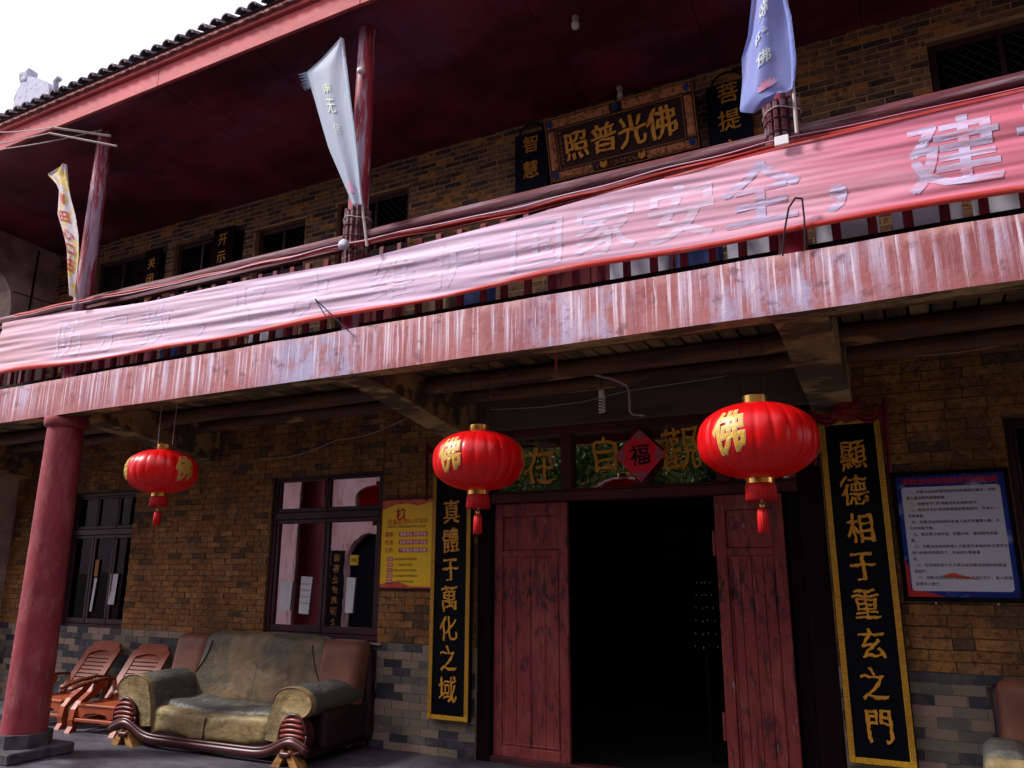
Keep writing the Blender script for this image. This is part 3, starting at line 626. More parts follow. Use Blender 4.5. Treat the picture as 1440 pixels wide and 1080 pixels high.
# windows and doors ------------------------------------------------
def casement(x0, x1, z0, z1, zt, y, cols, gl, glz_stuff=None, handle=False):
    W = ob('window', B().bevbox(x0, x1, y, y + .07, z0, z0 + .05).bevbox(x0, x1, y, y + .07, z1 - .045, z1).bevbox(x0, x0 + .05, y, y + .07, z0 + .05, z1 - .045).bevbox(x1 - .05, x1, y, y + .07, z0 + .05, z1 - .045).bevbox(x0 + .05, x1 - .05, y - .005, y + .075, zt - .035, zt + .035), M['winframe'], T)
    n = cols
    wd = (x1 - x0 - .1) / n
    for i in range(n):
        a = x0 + .05 + wd * i; c = a + wd
        for (q0, q1, fr) in ((z0 + .05, zt - .035, .045), (zt + .035, z1 - .045, .03)):
            ob('sash', B().bevbox(a + .004, c - .004, y + .012, y + .055, q0 + .002, q0 + fr * 1.5).bevbox(a + .004, c - .004, y + .012, y + .055, q1 - fr, q1 - .002).bevbox(a + .004, a + fr, y + .012, y + .055, q0 + fr * 1.5, q1 - fr).bevbox(c - fr, c - .004, y + .012, y + .055, q0 + fr * 1.5, q1 - fr), M['winframe'], W)
            ob('pane', B().add([(a + fr, y + .034, q0 + fr * 1.5), (c - fr, y + .034, q0 + fr * 1.5), (c - fr, y + .034, q1 - fr), (a + fr, y + .034, q1 - fr)], [(0, 1, 2, 3)]), gl, W)
    return W
casement(-6.19, -4.72, .935, 2.6, 2.16, WY + .02, 2, M['glass'])
casement(-9.70, -8.41, .905, 2.55, 2.06, WY + .09, 3, M['glass_dim'])
casement(.60, 1.95, .935, 2.66, 2.1, WY + .1, 2, M['glass_dim'])
# curtains just inside the lower left window
# balcony doors with diamond lattice over red panels
def balcony_window(x0, x1, z1, lat0=5.06):
    y = WY + .065
    W = ob('balcony_door', B().bevbox(x0, x1, y, y + .06, z1 - .06, z1).bevbox(x0, x0 + .06, y, y + .06, 3.5, z1 - .06).bevbox(x1 - .06, x1, y, y + .06, 3.5, z1 - .06).bevbox(x0 + .06, x1 - .06, y, y + .06, lat0 - .1, lat0), M['winframe'], T)
    n = max(2, round((x1 - x0) / .42)); wd = (x1 - x0 - .12) / n
    for i in range(n):
        a = x0 + .06 + i * wd; c = a + wd
        ob('door_panel', B().bevbox(a + .005, c - .005, y + .015, y + .04, 3.5, lat0 - .1), M['doorpaint'], W)
        for k in range(3): ob('panel_slat', B().bevbox(a + .02 + k * (wd - .03) / 3, a + .015 + (k + 1) * (wd - .03) / 3 - .006, y + .004, y + .015, 3.55, lat0 - .13), M['doorpaint'], W)
        ob('mullion', B().box(c - .018, c + .018, y + .01, y + .045, lat0, z1 - .06), M['winframe'], W)
    lb = B(); h = z1 - .06 - lat0; s = .085; x = x0 - h
    for sgn in (1, -1):
        x = x0 - h
        while x < x1 + h:
            xa, za, xc, zc = x, lat0, x + sgn * h, lat0 + h
            # clip to the opening
            def clipx(xa, za, xc, zc):
                pts = []
                for t in (0, 1): pass
                d = xc - xa; t0, t1 = 0, 1
                for lim, sg in ((x0 + .06, 1), (x1 - .06, -1)):
                    fa, fc = (xa - lim) * sg, (xc - lim) * sg
                    if fa < 0 and fc < 0: return None
                    if fa < 0: t0 = max(t0, fa / (fa - fc))
                    if fc < 0: t1 = min(t1, fa / (fa - fc))
                if t0 >= t1: return None
                return (xa + d * t0, za + (zc - za) * t0, xa + d * t1, za + (zc - za) * t1)
            q = clipx(xa, za, xc, zc)
            if q: lb.tube([(q[0], y + .03 + .008 * sgn, q[1]), (q[2], y + .03 + .008 * sgn, q[3])], .005, 4)
            x += s
    ob('lattice', lb, M['lattice'], W)
    ob('pane', B().add([(x0 + .06, y + .05, lat0), (x1 - .06, y + .05, lat0), (x1 - .06, y + .05, z1 - .06), (x0 + .06, y + .05, z1 - .06)], [(0, 1, 2, 3)]), M['glass_dim'], W)
    return W
for a, c, z in ((-9.80, -8.37, 5.76), (-8.22, -6.98, 5.72), (-6.79, -6.0, 5.62), (-5.53, -4.54, 5.68), (.46, 1.9, 5.73)):
    balcony_window(a, c, z, 5.06 if a < 0 else 4.9)
cd = ob('balcony_door', B().bevbox(-2.9, -1.3, WY + .1, WY + .16, 5.22, 5.3), M['framewood'], T)
for i in range(4):
    ob('door_panel', B().bevbox(-2.9 + .4 * i + .004, -2.5 + .4 * i - .004, WY + .11, WY + .15, 3.45, 5.215), M['doorpaint'], cd)

# main doorway: frame, transom lights, two leaves
F = ob('door_frame', B().bevbox(-3.50, -.80, WY + .02, WY + .2, 2.80, 2.875).bevbox(-3.50, -.80, WY + .01, WY + .21, 2.205, 2.285).bevbox(-3.50, -.80, WY + .035, WY + .18, 2.285, 2.31), M['framewood'], T)
for a, c in ((-3.63, -3.50), (-.80, -.62)): ob('jamb', B().bevbox(a, c, WY + .02, WY + .2, 0, 2.88), M['darkwood'], F)
for a, c in ((-2.80, -2.70), (-2.11, -1.99), (-1.42, -1.30)): ob('mullion', B().bevbox(a, c, WY + .03, WY + .17, 2.31, 2.80), M['framewood'], F)
for a, c in ((-3.5, -2.8), (-2.7, -2.11), (-1.99, -1.42), (-1.30, -.80)):
    p = ob('pane', B().add([(a, WY + .10, 2.31), (c, WY + .10, 2.31), (c, WY + .10, 2.80), (a, WY + .10, 2.80)], [(0, 1, 2, 3)]), M['glass'], F)
for t, x, z, s in (('在', -3.03, 2.53, .40), ('自', -2.39, 2.60, .36), ('觀', -1.72, 2.60, .42)):
    put_char(t, 'gold', F, (x, WY + .088, z), s * .92, ext=.012, brush=1.3, nib=.006)
def leaf_door(x0, x1, y, z1, pegs=False, seed=0):
    L = ob('door_leaf', B().bevbox(x0, x0 + .085, y, y + .045, .03, z1).bevbox(x1 - .085, x1, y, y + .045, .03, z1).bevbox(x0 + .085, x1 - .085, y, y + .045, z1 - .12, z1).bevbox(x0 + .085, x1 - .085, y, y + .045, z1 - .48, z1 - .42).bevbox(x0 + .085, x1 - .085, y, y + .045, .03, .13), M['doorpaint'], T)
    ob('top_panel', B().bevbox(x0 + .085, x1 - .085, y + .022, y + .04, z1 - .42, z1 - .12), M['doorpaint'], L)
    n = 4; wd = (x1 - x0 - .17) / n
    for i in range(n):
        ob('plank', B().bevbox(x0 + .085 + i * wd + .0015, x0 + .085 + (i + 1) * wd - .0015, y + .012 + random.uniform(-.002, .002), y + .04, .13, z1 - .48, .003), M['doorpaint'], L)
    ob('bead', B().tube([(x0 + .1, y + .008, .15), (x0 + .1, y + .008, z1 - .5)], .006, 5).tube([(x1 - .1, y + .008, .15), (x1 - .1, y + .008, z1 - .5)], .006, 5).tube([(x0 + .1, y + .008, .15), (x1 - .1, y + .008, .15)], .006, 5), M['doorpaint'], L)
    if pegs:
        for zz in (.35, 1.72): ob('hinge_peg', B().tube([(x0 - .015, y + .02, zz), (x0 - .015, y + .02, zz + .2)], .016, 8), M['doorpaint'], L, smooth=True)
    return L
leaf_door(-3.49, -2.76, WY + .07, 2.2)
leaf_door(-1.46, -.93, WY + .05, 2.2, pegs=True)
ob('door_leaf', B().bevbox(-.915, -.81, WY + .10, WY + .16, .02, 2.2), M['darkwood'], T)  # black board put in for the dark gap beside the right leaf
ob('threshold', B().bevbox(-3.5, -.80, WY + .03, WY + .16, 0, .05), M['framewood'], T)

# ------------------------------------------------------------------ boards with writing
def couplet(x0, x1, z0, z1, text, label, tilt=0):
    t = thing('couplet_board', label, 'sign board', ((x0 + x1) / 2, WY - .03, z0), group='long black couplet boards beside the door')
    hw = (x1 - x0) / 2; h = z1 - z0; y0 = -.06
    ob('board', B().bevbox(-hw, hw, y0, -.012, 0, h, .006), M['black'], t)
    f = .045
    ob('frame', B().bevbox(-hw + .006, -hw + f, y0 - .012, y0 - .001, .006, h - .006, .003).bevbox(hw - f, hw - .006, y0 - .012, y0 - .001, .006, h - .006, .003).bevbox(-hw + f, hw - f, y0 - .012, y0 - .001, .006, f, .003).bevbox(-hw + f, hw - f, y0 - .012, y0 - .001, h - f, h - .006, .003), M['gold_band'], t)
    # raised fret on the band
    fb = B(); z = .06
    while z < h - .06:
        for sx in (-hw + f / 2 + .003, hw - f / 2 - .003):
            fb.box(sx - .014, sx + .014, y0 - .016, y0 - .0125, z, z + .004); fb.box(sx - .014, sx - .010, y0 - .016, y0 - .0125, z + .004, z + .018); fb.box(sx - .004, sx + .014, y0 - .016, y0 - .0125, z + .012, z + .016)
        z += .026
    q = ob('fret', fb, M['gold_dull'], t); q['kind'] = 'stuff'
    n = len(text); top = 2.44 - z0 if n > 7 else 2.13 - z0; bot = .255
    for i, ch in enumerate(text):
        z = top - (top - bot) * i / (n - 1)
        put_char(ch, 'gold', t, (random.uniform(-.008, .008), y0 - .002, z), .232, brush=1.15, ext=.03, nib=.013, sx=.88)
    return t
couplet(-4.075, -3.645, .315, 2.72, '真體于萬化之域', 'black couplet board with gold frame between yellow poster and red door leaf')
couplet(-.60, -.17, .315, 2.72, '顯德相于重玄之門', 'black couplet board with gold frame beside the blue notice')
# red satin sashes draped over the couplets
def sash(xc, z, label, tl, tr):
    t = thing('red_drape', label, 'ribbon', (xc, WY - .12, z), group='red satin sashes over the couplet boards')
    b = B()
    for k in range(9):
        a = 2 * math.pi * k / 9; rr = .05 + .02 * (k % 2)
        b.rbox(-.04, .04, -.02, .02, -.03, .03, .018, 3, warp=lambda p, a=a, rr=rr: Vector((rr * math.cos(a) + p.x * 1.3, -.03 + p.y - .01 * math.sin(a * 2), rr * .8 * math.sin(a) + p.z * 1.2 + .008 * math.sin(p.x * 90))))
    b.rbox(-.035, .035, -.07, -.02, -.03, .03, .02, 3)
    ob('rosette', b, M['redribbon'], t, smooth='all')
    for s, ln in ((-1, tl), (1, tr)):
        def swag(u, v, s=s):
            x = s * (.05 + u * .19); zz = -.02 - .05 * math.sin(math.pi * u) + (v - .5) * (.09 - .02 * u)
            return (x, -.03 - .012 * math.sin(v * 14), zz)
        ob('swag', B().grid(swag, 10, 8), M['redribbon'], t, smooth='all')
        def tail(u, v, s=s, ln=ln):
            x = s * (.245 + (u - .5) * (.045 + .015 * math.sin(v * 6))); return (x, -.035 - .012 * math.sin(u * 9 + v * 3), .02 - v * ln)
        ob('tail', B().grid(tail, 8, 14), M['redribbon'], t, smooth='all')
sash(-.385, 2.77, 'dark red sash with rosette draped over the top of the right couplet board', .42, .50)
sash(-3.86, 2.77, 'red sash over the top of the left couplet board, half behind a lantern', .55, .35)

# plaque upstairs
PL = thing('name_plaque', 'carved gold framed plaque with four large gold characters hanging over the balcony', 'plaque', (-2.075, 6.26, 5.24))
PL.rotation_euler = (R(15.5), 0, 0)
hw, hh = .715, .60
ob('board', B().bevbox(-hw - .01, hw + .01, -.05, 0, 0, hh, .006), M['plaque_red'], PL)
def bandbox(x0, x1, z0, z1, name='carved_band'):
    def g(u, v): return (x0 + (x1 - x0) * u, -.052 - .012 * (math.sin(math.pi * u) ** .3) * (math.sin(math.pi * v) ** .3) - .006 * noise.noise(Vector((u * (x1 - x0) * 60, v * (z1 - z0) * 60, 3))), z0 + (z1 - z0) * v)
    ob(name, B().grid(g, max(6, int((x1 - x0) * 60)), max(6, int((z1 - z0) * 60))), M['dragon'], PL, smooth='all')
bandbox(-hw + .02, -.06, hh - .095, hh - .015); bandbox(.06, hw - .02, hh - .095, hh - .015)
bandbox(-hw + .02, -.28, .015, .085); bandbox(.24, hw - .02, .015, .085)
bandbox(-hw + .02, -hw + .09, .11, hh - .12); bandbox(hw - .09, hw - .02, .11, hh - .12)
cl = B()
for k in range(9):      # carved dragons' heads and clouds in the middle of the lower band
    xx = -.22 + k * .052; a0 = k * 1.3
    cl.tube([(xx + .022 * math.cos(a0 + t * .7), -.057, .05 + .02 * math.sin(a0 + t * .9)) for t in range(7)], .004, 5)
ob('carved_cloud', cl, M['gold_dull'], PL)
for xx in (-.17, .2): ob('carved_head', B().rbox(xx - .035, xx + .035, -.075, -.05, .02, .08, .014, 4, warp=lambda p: p + Vector((0, 0, .012 * math.sin(p.x * 120)))), M['gold'], PL, smooth='all')
def lines(r, m, y):
    x0, x1, z0, z1 = r; t = .006
    return B().box(x0, x1, y - .006, y, z0, z0 + t).box(x0, x1, y - .006, y, z1 - t, z1).box(x0, x0 + t, y - .006, y, z0 + t, z1 - t).box(x1 - t, x1, y - .006, y, z0 + t, z1 - t)
ob('gold_line', lines((-hw, hw, .002, hh - .002), 0, -.0505), M['gold_dull'], PL); ob('gold_line', lines((-hw + .105, hw - .105, .1, hh - .11), 0, -.0505), M['gold_dull'], PL)
for xx, zz in ((-hw + .055, hh - .055), (hw - .055, hh - .055), (0, hh - .055), (-hw + .055, .055), (hw - .055, .06)):
    b = B(); b.lathe([(.012, 0), (.012, .012), (.002, .016)], n=10)
    for k in range(8): b.lathe([(.011, 0), (.010, .008), (.002, .012)], (.022 * math.cos(k * .785), .022 * math.sin(k * .785), 0), 8)
    b.v = [(x_ + xx, -.062 - z_, y_ + zz) for x_, y_, z_ in b.v]
    ob('blue_rosette', b, M['blue'], PL, smooth=True)
for ch, xx, sz in (('照', -.42, .28), ('普', -.14, .29), ('光', .13, .30), ('佛', .41, .31)):
    put_char(ch, 'gold_bright', PL, (xx, -.052, .29), sz, brush=.9, ext=.03, nib=.022)
for k in range(9): put_char('佛光普照功德圓滿吉'[k], 'gold_dull', PL, (-.575, -.051, .45 - k * .036), .03, ext=.01)
ob('hanging_hook', B().tube([(0, -.03, hh), (0, .0, hh + .06), (0, .05, hh + .12)], .01, 6), M['darkwood'], PL)

def vboard(xc, w_, z0, z1, text, label, zs, size, m='navy', arch=True, y=WY - .03, grp=None):
    t = thing('vertical_board', label, 'sign board', (xc, y, z0), group='narrow dark boards with gold characters along the balcony wall')
    ob('board', B().bevbox(-w_ / 2, w_ / 2, -.03, 0, 0, z1 - z0, .005), M[m], t)
    if arch: ob('crest', B().tube([(w_ * .36 * math.cos(R(a)), -.015, z1 - z0 + .01 + .1 * math.sin(R(a))) for a in range(0, 181, 15)], .010, 6), M['darkwood'], t, smooth=True)
    for ch, z in zip(text, zs): put_char(ch, 'gold', t, (0, -.031, z - z0), size, brush=.6, ext=.02, nib=.012)
    return t
vboard(-3.04, .36, 4.4, 5.87, '智慧之門', 'narrow navy board with characters, left of the carved gold plaque', (5.74, 5.46, 5.14, 4.85), .2)
vboard(-1.10, .38, 4.4, 5.83, '菩提之心', 'narrow navy board with characters, right of the plaque behind the blue flag', (5.72, 5.45, 5.16, 4.86), .21)
vboard(-7.28, .36, 4.4, 5.74, '开示人大', 'narrow dark board with characters between the second and third balcony windows', (5.58, 5.35, 5.10, 4.80), .17, m='darkwood', arch=False)
vboard(-8.56, .30, 4.4, 5.70, '关闭恶道', 'narrow dark board with characters beside the first balcony window', (5.50, 5.28, 5.06, 4.84), .16, m='darkwood', arch=False)

# yellow poster
YP = thing('yellow_poster', 'bright yellow framed poster with red title beside the left couplet board', 'poster', (-4.40, WY - .02, 1.44))
pw, ph = .295, .83
ob('frame', B().bevbox(-pw - .02, pw + .02, -.03, 0, -.02, 0).bevbox(-pw - .02, pw + .02, -.03, 0, ph, ph + .02).bevbox(-pw - .02, -pw, -.03, 0, 0, ph).bevbox(pw, pw + .02, -.03, 0, 0, ph), M['framewood'], YP)
ob('sheet', B().box(-pw, pw, -.018, -.002, 0, ph), M['yellowposter'], YP)
wave = [(-pw, ph), (-pw, ph - .09), (-.15, ph - .045), (0, ph - .035), (.12, ph - .06), (pw, ph - .03), (pw, ph)]
ob('red_wave', B().prism(wave, 'y', -.0195, -.0182), M['posterred'], YP)
ob('red_wave', B().prism([(-pw, 0), (pw, 0), (pw, .012), (.06, .015), (-.1, .06), (-.2, .045), (-pw, .03)], 'y', -.0195, -.0182), M['posterred'], YP)
put_char('核', 'inkred', YP, (-.07, -.019, .69), .12, weight=.03, ext=.005)
put_char('社会主义', 'inkred', YP, (-.11, -.019, .62), .058, weight=.02, ext=.005); put_char('核心价值观', 'posterred', YP, (.12, -.019, .625), .05, weight=.01, ext=.005)
put_char('富强民主文明和谐自由平等公正法治', 'ink', YP, (.0, -.019, .573), .028, ext=.005)
for k, (a, c) in enumerate((('国家：', '富强 民主 文明 和谐'), ('社会：', '自由 平等 公正 法治'), ('公民：', '爱国 敬业 诚信 友善'))):
    z = .50 - k * .075
    put_char(a, 'inkred', YP, (-.19, -.019, z), .05, weight=.015, ext=.005)
    ob('red_strip', B().prism([(-.08, z - .022), (.24, z - .022), (.25, z), (.24, z + .022), (-.08, z + .022), (-.09, z)], 'y', -.0195, -.0183), M['posterred'], YP)
    put_char(c, 'white', YP, (.08, -.020, z), .034, weight=.015, ext=.005)
for k, (a, c) in enumerate((('富强', '人民幸福安康的物质基础'), ('和谐', '社会稳定与团结'), ('公正', '国家社会的根本价值理念'), ('爱国', '个人对祖国的深厚情感依存'), ('诚信', '诚实劳动信守承诺'))):
    z = .265 - k * .052
    ob('red_tag', B().box(-.215, -.145, -.0195, -.0183, z - .02, z + .02), M['posterred'], YP)
    put_char(a, 'white', YP, (-.18, -.020, z), .028, ext=.005); me = put_char(c, 'ink', YP, (-.0, -.019, z), .024, ext=.005)

# blue notice
BN = thing('blue_notice', 'blue bordered notice with white text sheet on the brick wall right of the door', 'notice', (.22, WY - .02, 1.43))
pw, ph = .335, .84
ob('frame', B().bevbox(-pw - .03, pw + .03, -.03, 0, -.03, 0).bevbox(-pw - .03, pw + .03, -.03, 0, ph, ph + .03).bevbox(-pw - .03, -pw, -.03, 0, 0, ph).bevbox(pw, pw + .03, -.03, 0, 0, ph), M['black'], BN)
ob('backing', B().box(-pw, pw, -.018, -.002, 0, ph), M['posterblue'], BN)
ob('sheet', B().prism([(-pw + .045, .04), (-pw + .03, .055), (-pw + .03, ph - .095), (-pw + .045, ph - .08), (pw - .045, ph - .08), (pw - .03, ph - .095), (pw - .03, .055), (pw - .045, .04)], 'y', -.0195, -.0183), M['posterwhite'], BN)
ob('red_corner', B().prism([(-pw, 0), (-.1, 0), (-.2, .03), (-pw + .02, .05), (-pw + .025, .2), (-pw, .26)], 'y', -.0192, -.0184), M['inkred'], BN)
ob('printed_roof', B().prism([(-.13, .14), (.12, .115), (.02, .145), (-.04, .165)], 'y', -.0203, -.0197), M['posterred'], BN)
put_char('宗教活动场所财务管理制度', 'inkred', BN, (0, -.019, ph - .042), .05, nib=.03, ext=.005)
LT = ['一、宗教活动场所管理组织应依据相关规定，尽快', '建立健全财务管理制度。', '二、应配有专门负责财务的出纳和会计。', '三、财务开支必须经管理组织集体研究，负责人一', '支笔审批。', '四、宗教活动场所的所有收入和开支都要入账，不', '允许有账外账。', '五、账目要日清月结、定期公布，接受财务的监', '督。', '六、宗教活动场所的收入只能用于本场所的日常开支', '和力所能及的情况下，可以用于慈善事', '业。', '七、任何组织和个人不得占有宗教活动场所的收益', '和财产。', '八、宗教活动场所应当按照方式进行开户，收入的现', '金要存入银行。']
for k, s_ in enumerate(LT):
    me = char_mesh(s_, 'ink', ext=.004, nib=.02); wdt = me.vertices and max(v.co.x for v in me.vertices) or 1
    put_char(s_, 'ink', BN, (-pw + .055 + (.02 if s_[1:2] == '、' else 0) + wdt * .0245, -.020, ph - .115 - k * .0425), .0245, name='text_line', ext=.004, nib=.02)
ob('screw', B().tube([(-.17, -.034, -.04), (-.17, -.0, -.04)], .008, 6).tube([(.2, -.034, -.04), (.2, -.0, -.04)], .008, 6), M['pvc'], BN)

# red diamond paper
DP = thing('red_diamond_paper', 'red diamond paper with black character pasted over the door transom', 'paper decoration', (-2.05, WY + .012, 2.56))
s = .228
ob('sheet', B().prism([(0, -s), (s, 0), (0, s), (-s, 0)], 'y', -.004, 0), M['paperred'], DP)
for dx, dz in ((0, 1), (1, 0), (0, -1), (-1, 0)):
    c0 = (dx * s * .97, dz * s * .97); q = .072
    ob('corner_pattern', B().prism([c0, (c0[0] - dx * q - dz * q, c0[1] - dz * q - dx * q), (c0[0] - dx * q * (1 if dx else 0) - dx * q * .2, c0[1] - dz * q * 1.2), (c0[0] - dx * q + dz * q, c0[1] - dz * q + dx * q)], 'y', -.0055, -.0042), M['papergrey'], DP)
put_char('福', 'ink', DP, (0, -.005, 0), .19, brush=1.3, ext=.01, nib=.02)

# papers stuck on the window panes
def sheetpaper(name, x, z, w_, h, y, label, m, rot=0, writing=None):
    t = thing(name, label, 'paper', (x, y, z)); t.rotation_euler = (0, R(rot), 0)
    ob('sheet', B().grid(lambda u, v: ((u - .5) * w_ * (1 - .12 * (1 - v)) + .0, -.004 - .008 * math.sin(u * 3) * (1 - v), (v - .5) * h), 6, 6), M[m], t, smooth='all')
    if writing:
        for k in range(4): put_char(writing, 'papergrey', t, (0, -.014, h * .3 - k * h * .17), w_ * .13, name='text_line', ext=.004)
sheetpaper('stuck_paper', -5.96, 1.345, .17, .30, WY + .048, 'blank cream paper stuck on the leftmost pane of the large window', 'concrete_pale', 1)
bpy.data.objects['stuck_paper'].children[0].data.materials[0] = M['paper']
sheetpaper('stuck_paper', -5.69, 1.35, .15, .37, WY + .045, 'torn white paper with faint writing right of the cream one on the large window', 'paper', 3, '祈福法会通告')
sheetpaper('stuck_paper', -5.11, 1.36, .11, .34, WY + .045, 'slim white paper below the yellow sticker on the right pane', 'paper', 2)
sheetpaper('yellow_sticker', -5.08, 1.70, .11, .10, WY + .045, 'small yellow sticker on the right pane of the large window', 'yellow', 0)
put_char('请勿', 'ink', bpy.data.objects['yellow_sticker'], (0, -.012, 0), .035, ext=.004)
sheetpaper('stuck_paper', -8.80, 1.37, .14, .36, WY + .11, 'white paper on the dim window behind the red column', 'paper', 2, '通告')
sheetpaper('stuck_paper', -9.15, 1.30, .05, .40, WY + .11, 'thin white strip hanging on the window right beside the red column', 'paper', 4)
o = ob('rag', B().grid(lambda u, v: (-9.14 + (u - .5) * .06, WY + .1 - .01 * math.sin(u * 6), 1.52 + v * .2), 4, 6), M['gold_dull'], smooth='all'); tag(o, 'orange rag hanging above the thin white strip on the left window', 'rag')
o = ob('light_switch', B().bevbox(-10.2, -10.12, WY - .03, WY - .005, 1.12, 1.24), M['cardboard']); tag(o, 'pale electric switch on the brick wall left of the red column', 'switch')

# ------------------------------------------------------------------ lanterns
def lantern(x, y, z, D, label, char_angle, top):
    t = thing('red_lantern', label, 'lantern', (x, y, z), group='round red lanterns hung under the balcony')
    a_ = D / 2; hb = D * .325; N = 22
    def prof(p):   # p in -1..1 along height
        return (1 - abs(p) ** 2.35) ** (1 / 2.1)
    pr = [(max(a_ * prof(-1 + 2 * k / 20), a_ * .2), hb * (-1 + 2 * k / 20)) for k in range(21)]
    def gore(th, zz): return 1 - .026 * (1 - abs(math.sin(N * th / 2)) ** .5) + .004 * noise.noise(Vector((th * 3, zz * 9, x)))
    ob('shade', B().lathe(pr, n=N * 8, rmod=gore), M['lantern'], t, smooth='all')
    ob('top_cap', B().lathe([(a_ * .2, 0), (a_ * .21, .004), (a_ * .21, .055), (a_ * .17, .058), (a_ * .17, .01)], (0, 0, hb - .012), 24), M['goldleaf'], t, smooth=True)
    ob('bottom_ring', B().lathe([(a_ * .2, -.03), (a_ * .23, -.026), (a_ * .23, .004), (a_ * .2, .006)], (0, 0, -hb), 24), M['goldleaf'], t, smooth=True)
    sk = D * .15
    ob('fringe', B().lathe([(a_ * .22, 0), (a_ * .25, -.02), (a_ * .26, -sk), (a_ * .235, -sk), (a_ * .2, -.02)], (0, 0, -hb - .022), 80, rmod=lambda th, zz: 1 + .02 * math.sin(th * 40)), M['fringe'], t, smooth='all')
    zb = -hb - sk
    ob('cord', B().tube([(0, 0, zb + .05), (0, 0, zb - .06)], .006, 6), M['string'], t); ob('bead', B().lathe([(.002, .018), (.014, .01), (.017, 0), (.013, -.012), (.003, -.016)], (0, 0, zb - .05), 12), M['goldleaf'], t, smooth=True)
    ob('tassel', B().lathe([(.008, 0), (.026, -.012), (.03, -.05), (.032, -D * .21), (.005, -D * .215)], (0, 0, zb - .06), 36, rmod=lambda th, zz: 1 + .06 * math.sin(th * 12)), M['fringe'], t, smooth='all')
    d = Vector((x, y)).normalized(); rt = Vector((d.y, -d.x))
    for ca in (char_angle, char_angle + 120, char_angle - 120):
        dv = -d * math.cos(R(ca)) + rt * math.sin(R(ca)); th0 = math.atan2(dv.y, dv.x); sz = D * .36
        for wt, mm, off in ((.034, 'lantern_pale', .002), (.012, 'lantern_gold', .004)):
            def fn(u, v):
                th = th0 + (u - v * .06) * sz * .82 / a_; zz = (v + u * .1) * sz + .01; r = a_ * prof(min(.98, max(-.98, zz / hb))) + off
                return Vector((r * math.cos(th), r * math.sin(th), zz))
            wrap_char('佛', mm, t, fn, weight=wt, name='character' if mm == 'lantern_gold' else 'character_edge')
    for sx in (-.06, .06):
        v = rt * sx
        ob('hanging_string', B().tube([(v.x, v.y, hb + .03), (v.x * 1.1, v.y * 1.1, top - z)], .0028, 5), M['string' if D < .65 else 'wire'], t)
    return t
lantern(-6.02, 4.76, 2.463, .612, 'small red lantern hung by white cords beside the left red column', 37, 3.235)
lantern(-2.78, 4.85, 2.372, .668, 'middle red lantern hanging left of the door before the left couplet board', -39, 3.235)
lantern(-.818, 4.83, 2.372, .715, 'largest red lantern, bold gold character on its left, hanging before the right door leaf', -27, 3.235)

# ------------------------------------------------------------------ banner
def ban_off(x, z):
    # long shallow creases pulled from the tied corners
    n1 = noise.noise(Vector((x * .55, z * 11 + x * .35, 1.7))); n2 = noise.noise(Vector((x * .9, z * 26 + x * .8, 7.7))); n3 = noise.noise(Vector((x * .35, 2, 3)))
    s = math.sin(z * 34 + x * .9 + 2.2 * noise.noise(Vector((x * .5, z * 3, 0))))
    f = noise.noise(Vector((x * 1.6 + z * 2, z * 48 + x * 1.5, 11)))
    return -.017 * n1 - .010 * n2 - .03 * n3 - .005 * s - .0045 * f
def lerp_tab(tab, x):
    for (a, za), (c, zc) in zip(tab, tab[1:]):
        if x <= c: t = (x - a) / (c - a); return za + (zc - za) * t
    return tab[-1][1]
BT = [(-8.28, 4.105), (-6.0, 3.985), (-3.72, 3.945), (-2.2, 3.965), (-.5, 4.07), (.9, 4.045), (2.4, 4.0)]
BBt = [(-8.28, 3.545), (-6.2, 3.495), (-3.7, 3.49), (-2, 3.515), (-.5, 3.515), (.9, 3.49), (2.4, 3.46)]
def ban_pt(x, v, off=0):
    zt, zb = lerp_tab(BT, x) + .008 * math.sin(x * 2.3), lerp_tab(BBt, x) + .008 * math.sin(x * 3.1 + 1)
    z = zb + (zt - zb) * v
    return Vector((x - .02 * (1 - v), 4.425 + ban_off(x, z) - off, z))
mb = bpy.data.materials.new('faded_red_banner_with_glare'); mb.use_nodes = True
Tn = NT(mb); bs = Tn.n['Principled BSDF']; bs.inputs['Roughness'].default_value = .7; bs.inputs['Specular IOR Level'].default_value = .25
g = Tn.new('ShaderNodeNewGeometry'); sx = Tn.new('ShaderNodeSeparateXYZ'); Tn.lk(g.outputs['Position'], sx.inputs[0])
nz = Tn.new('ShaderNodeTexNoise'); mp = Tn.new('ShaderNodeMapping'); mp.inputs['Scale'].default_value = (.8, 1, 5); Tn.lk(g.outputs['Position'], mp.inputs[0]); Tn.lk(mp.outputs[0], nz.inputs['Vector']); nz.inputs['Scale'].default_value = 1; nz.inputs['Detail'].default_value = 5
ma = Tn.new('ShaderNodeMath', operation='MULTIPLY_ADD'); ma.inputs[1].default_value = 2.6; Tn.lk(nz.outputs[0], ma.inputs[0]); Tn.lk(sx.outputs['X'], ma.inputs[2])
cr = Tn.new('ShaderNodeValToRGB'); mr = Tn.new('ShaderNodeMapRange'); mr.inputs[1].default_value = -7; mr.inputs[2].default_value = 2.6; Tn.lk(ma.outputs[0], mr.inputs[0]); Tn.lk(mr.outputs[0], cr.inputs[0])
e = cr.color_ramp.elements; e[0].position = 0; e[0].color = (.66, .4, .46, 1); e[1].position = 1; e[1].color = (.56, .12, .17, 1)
q = e.new(.25); q.color = (.68, .5, .62, 1); q = e.new(.62); q.color = (.68, .5, .66, 1); q = e.new(.77); q.color = (.7, .36, .46, 1); q = e.new(.86); q.color = (.6, .19, .27, 1)  # paleness along x: fading, with some glare painted in
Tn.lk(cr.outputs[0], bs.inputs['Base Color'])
M['banner'] = mb
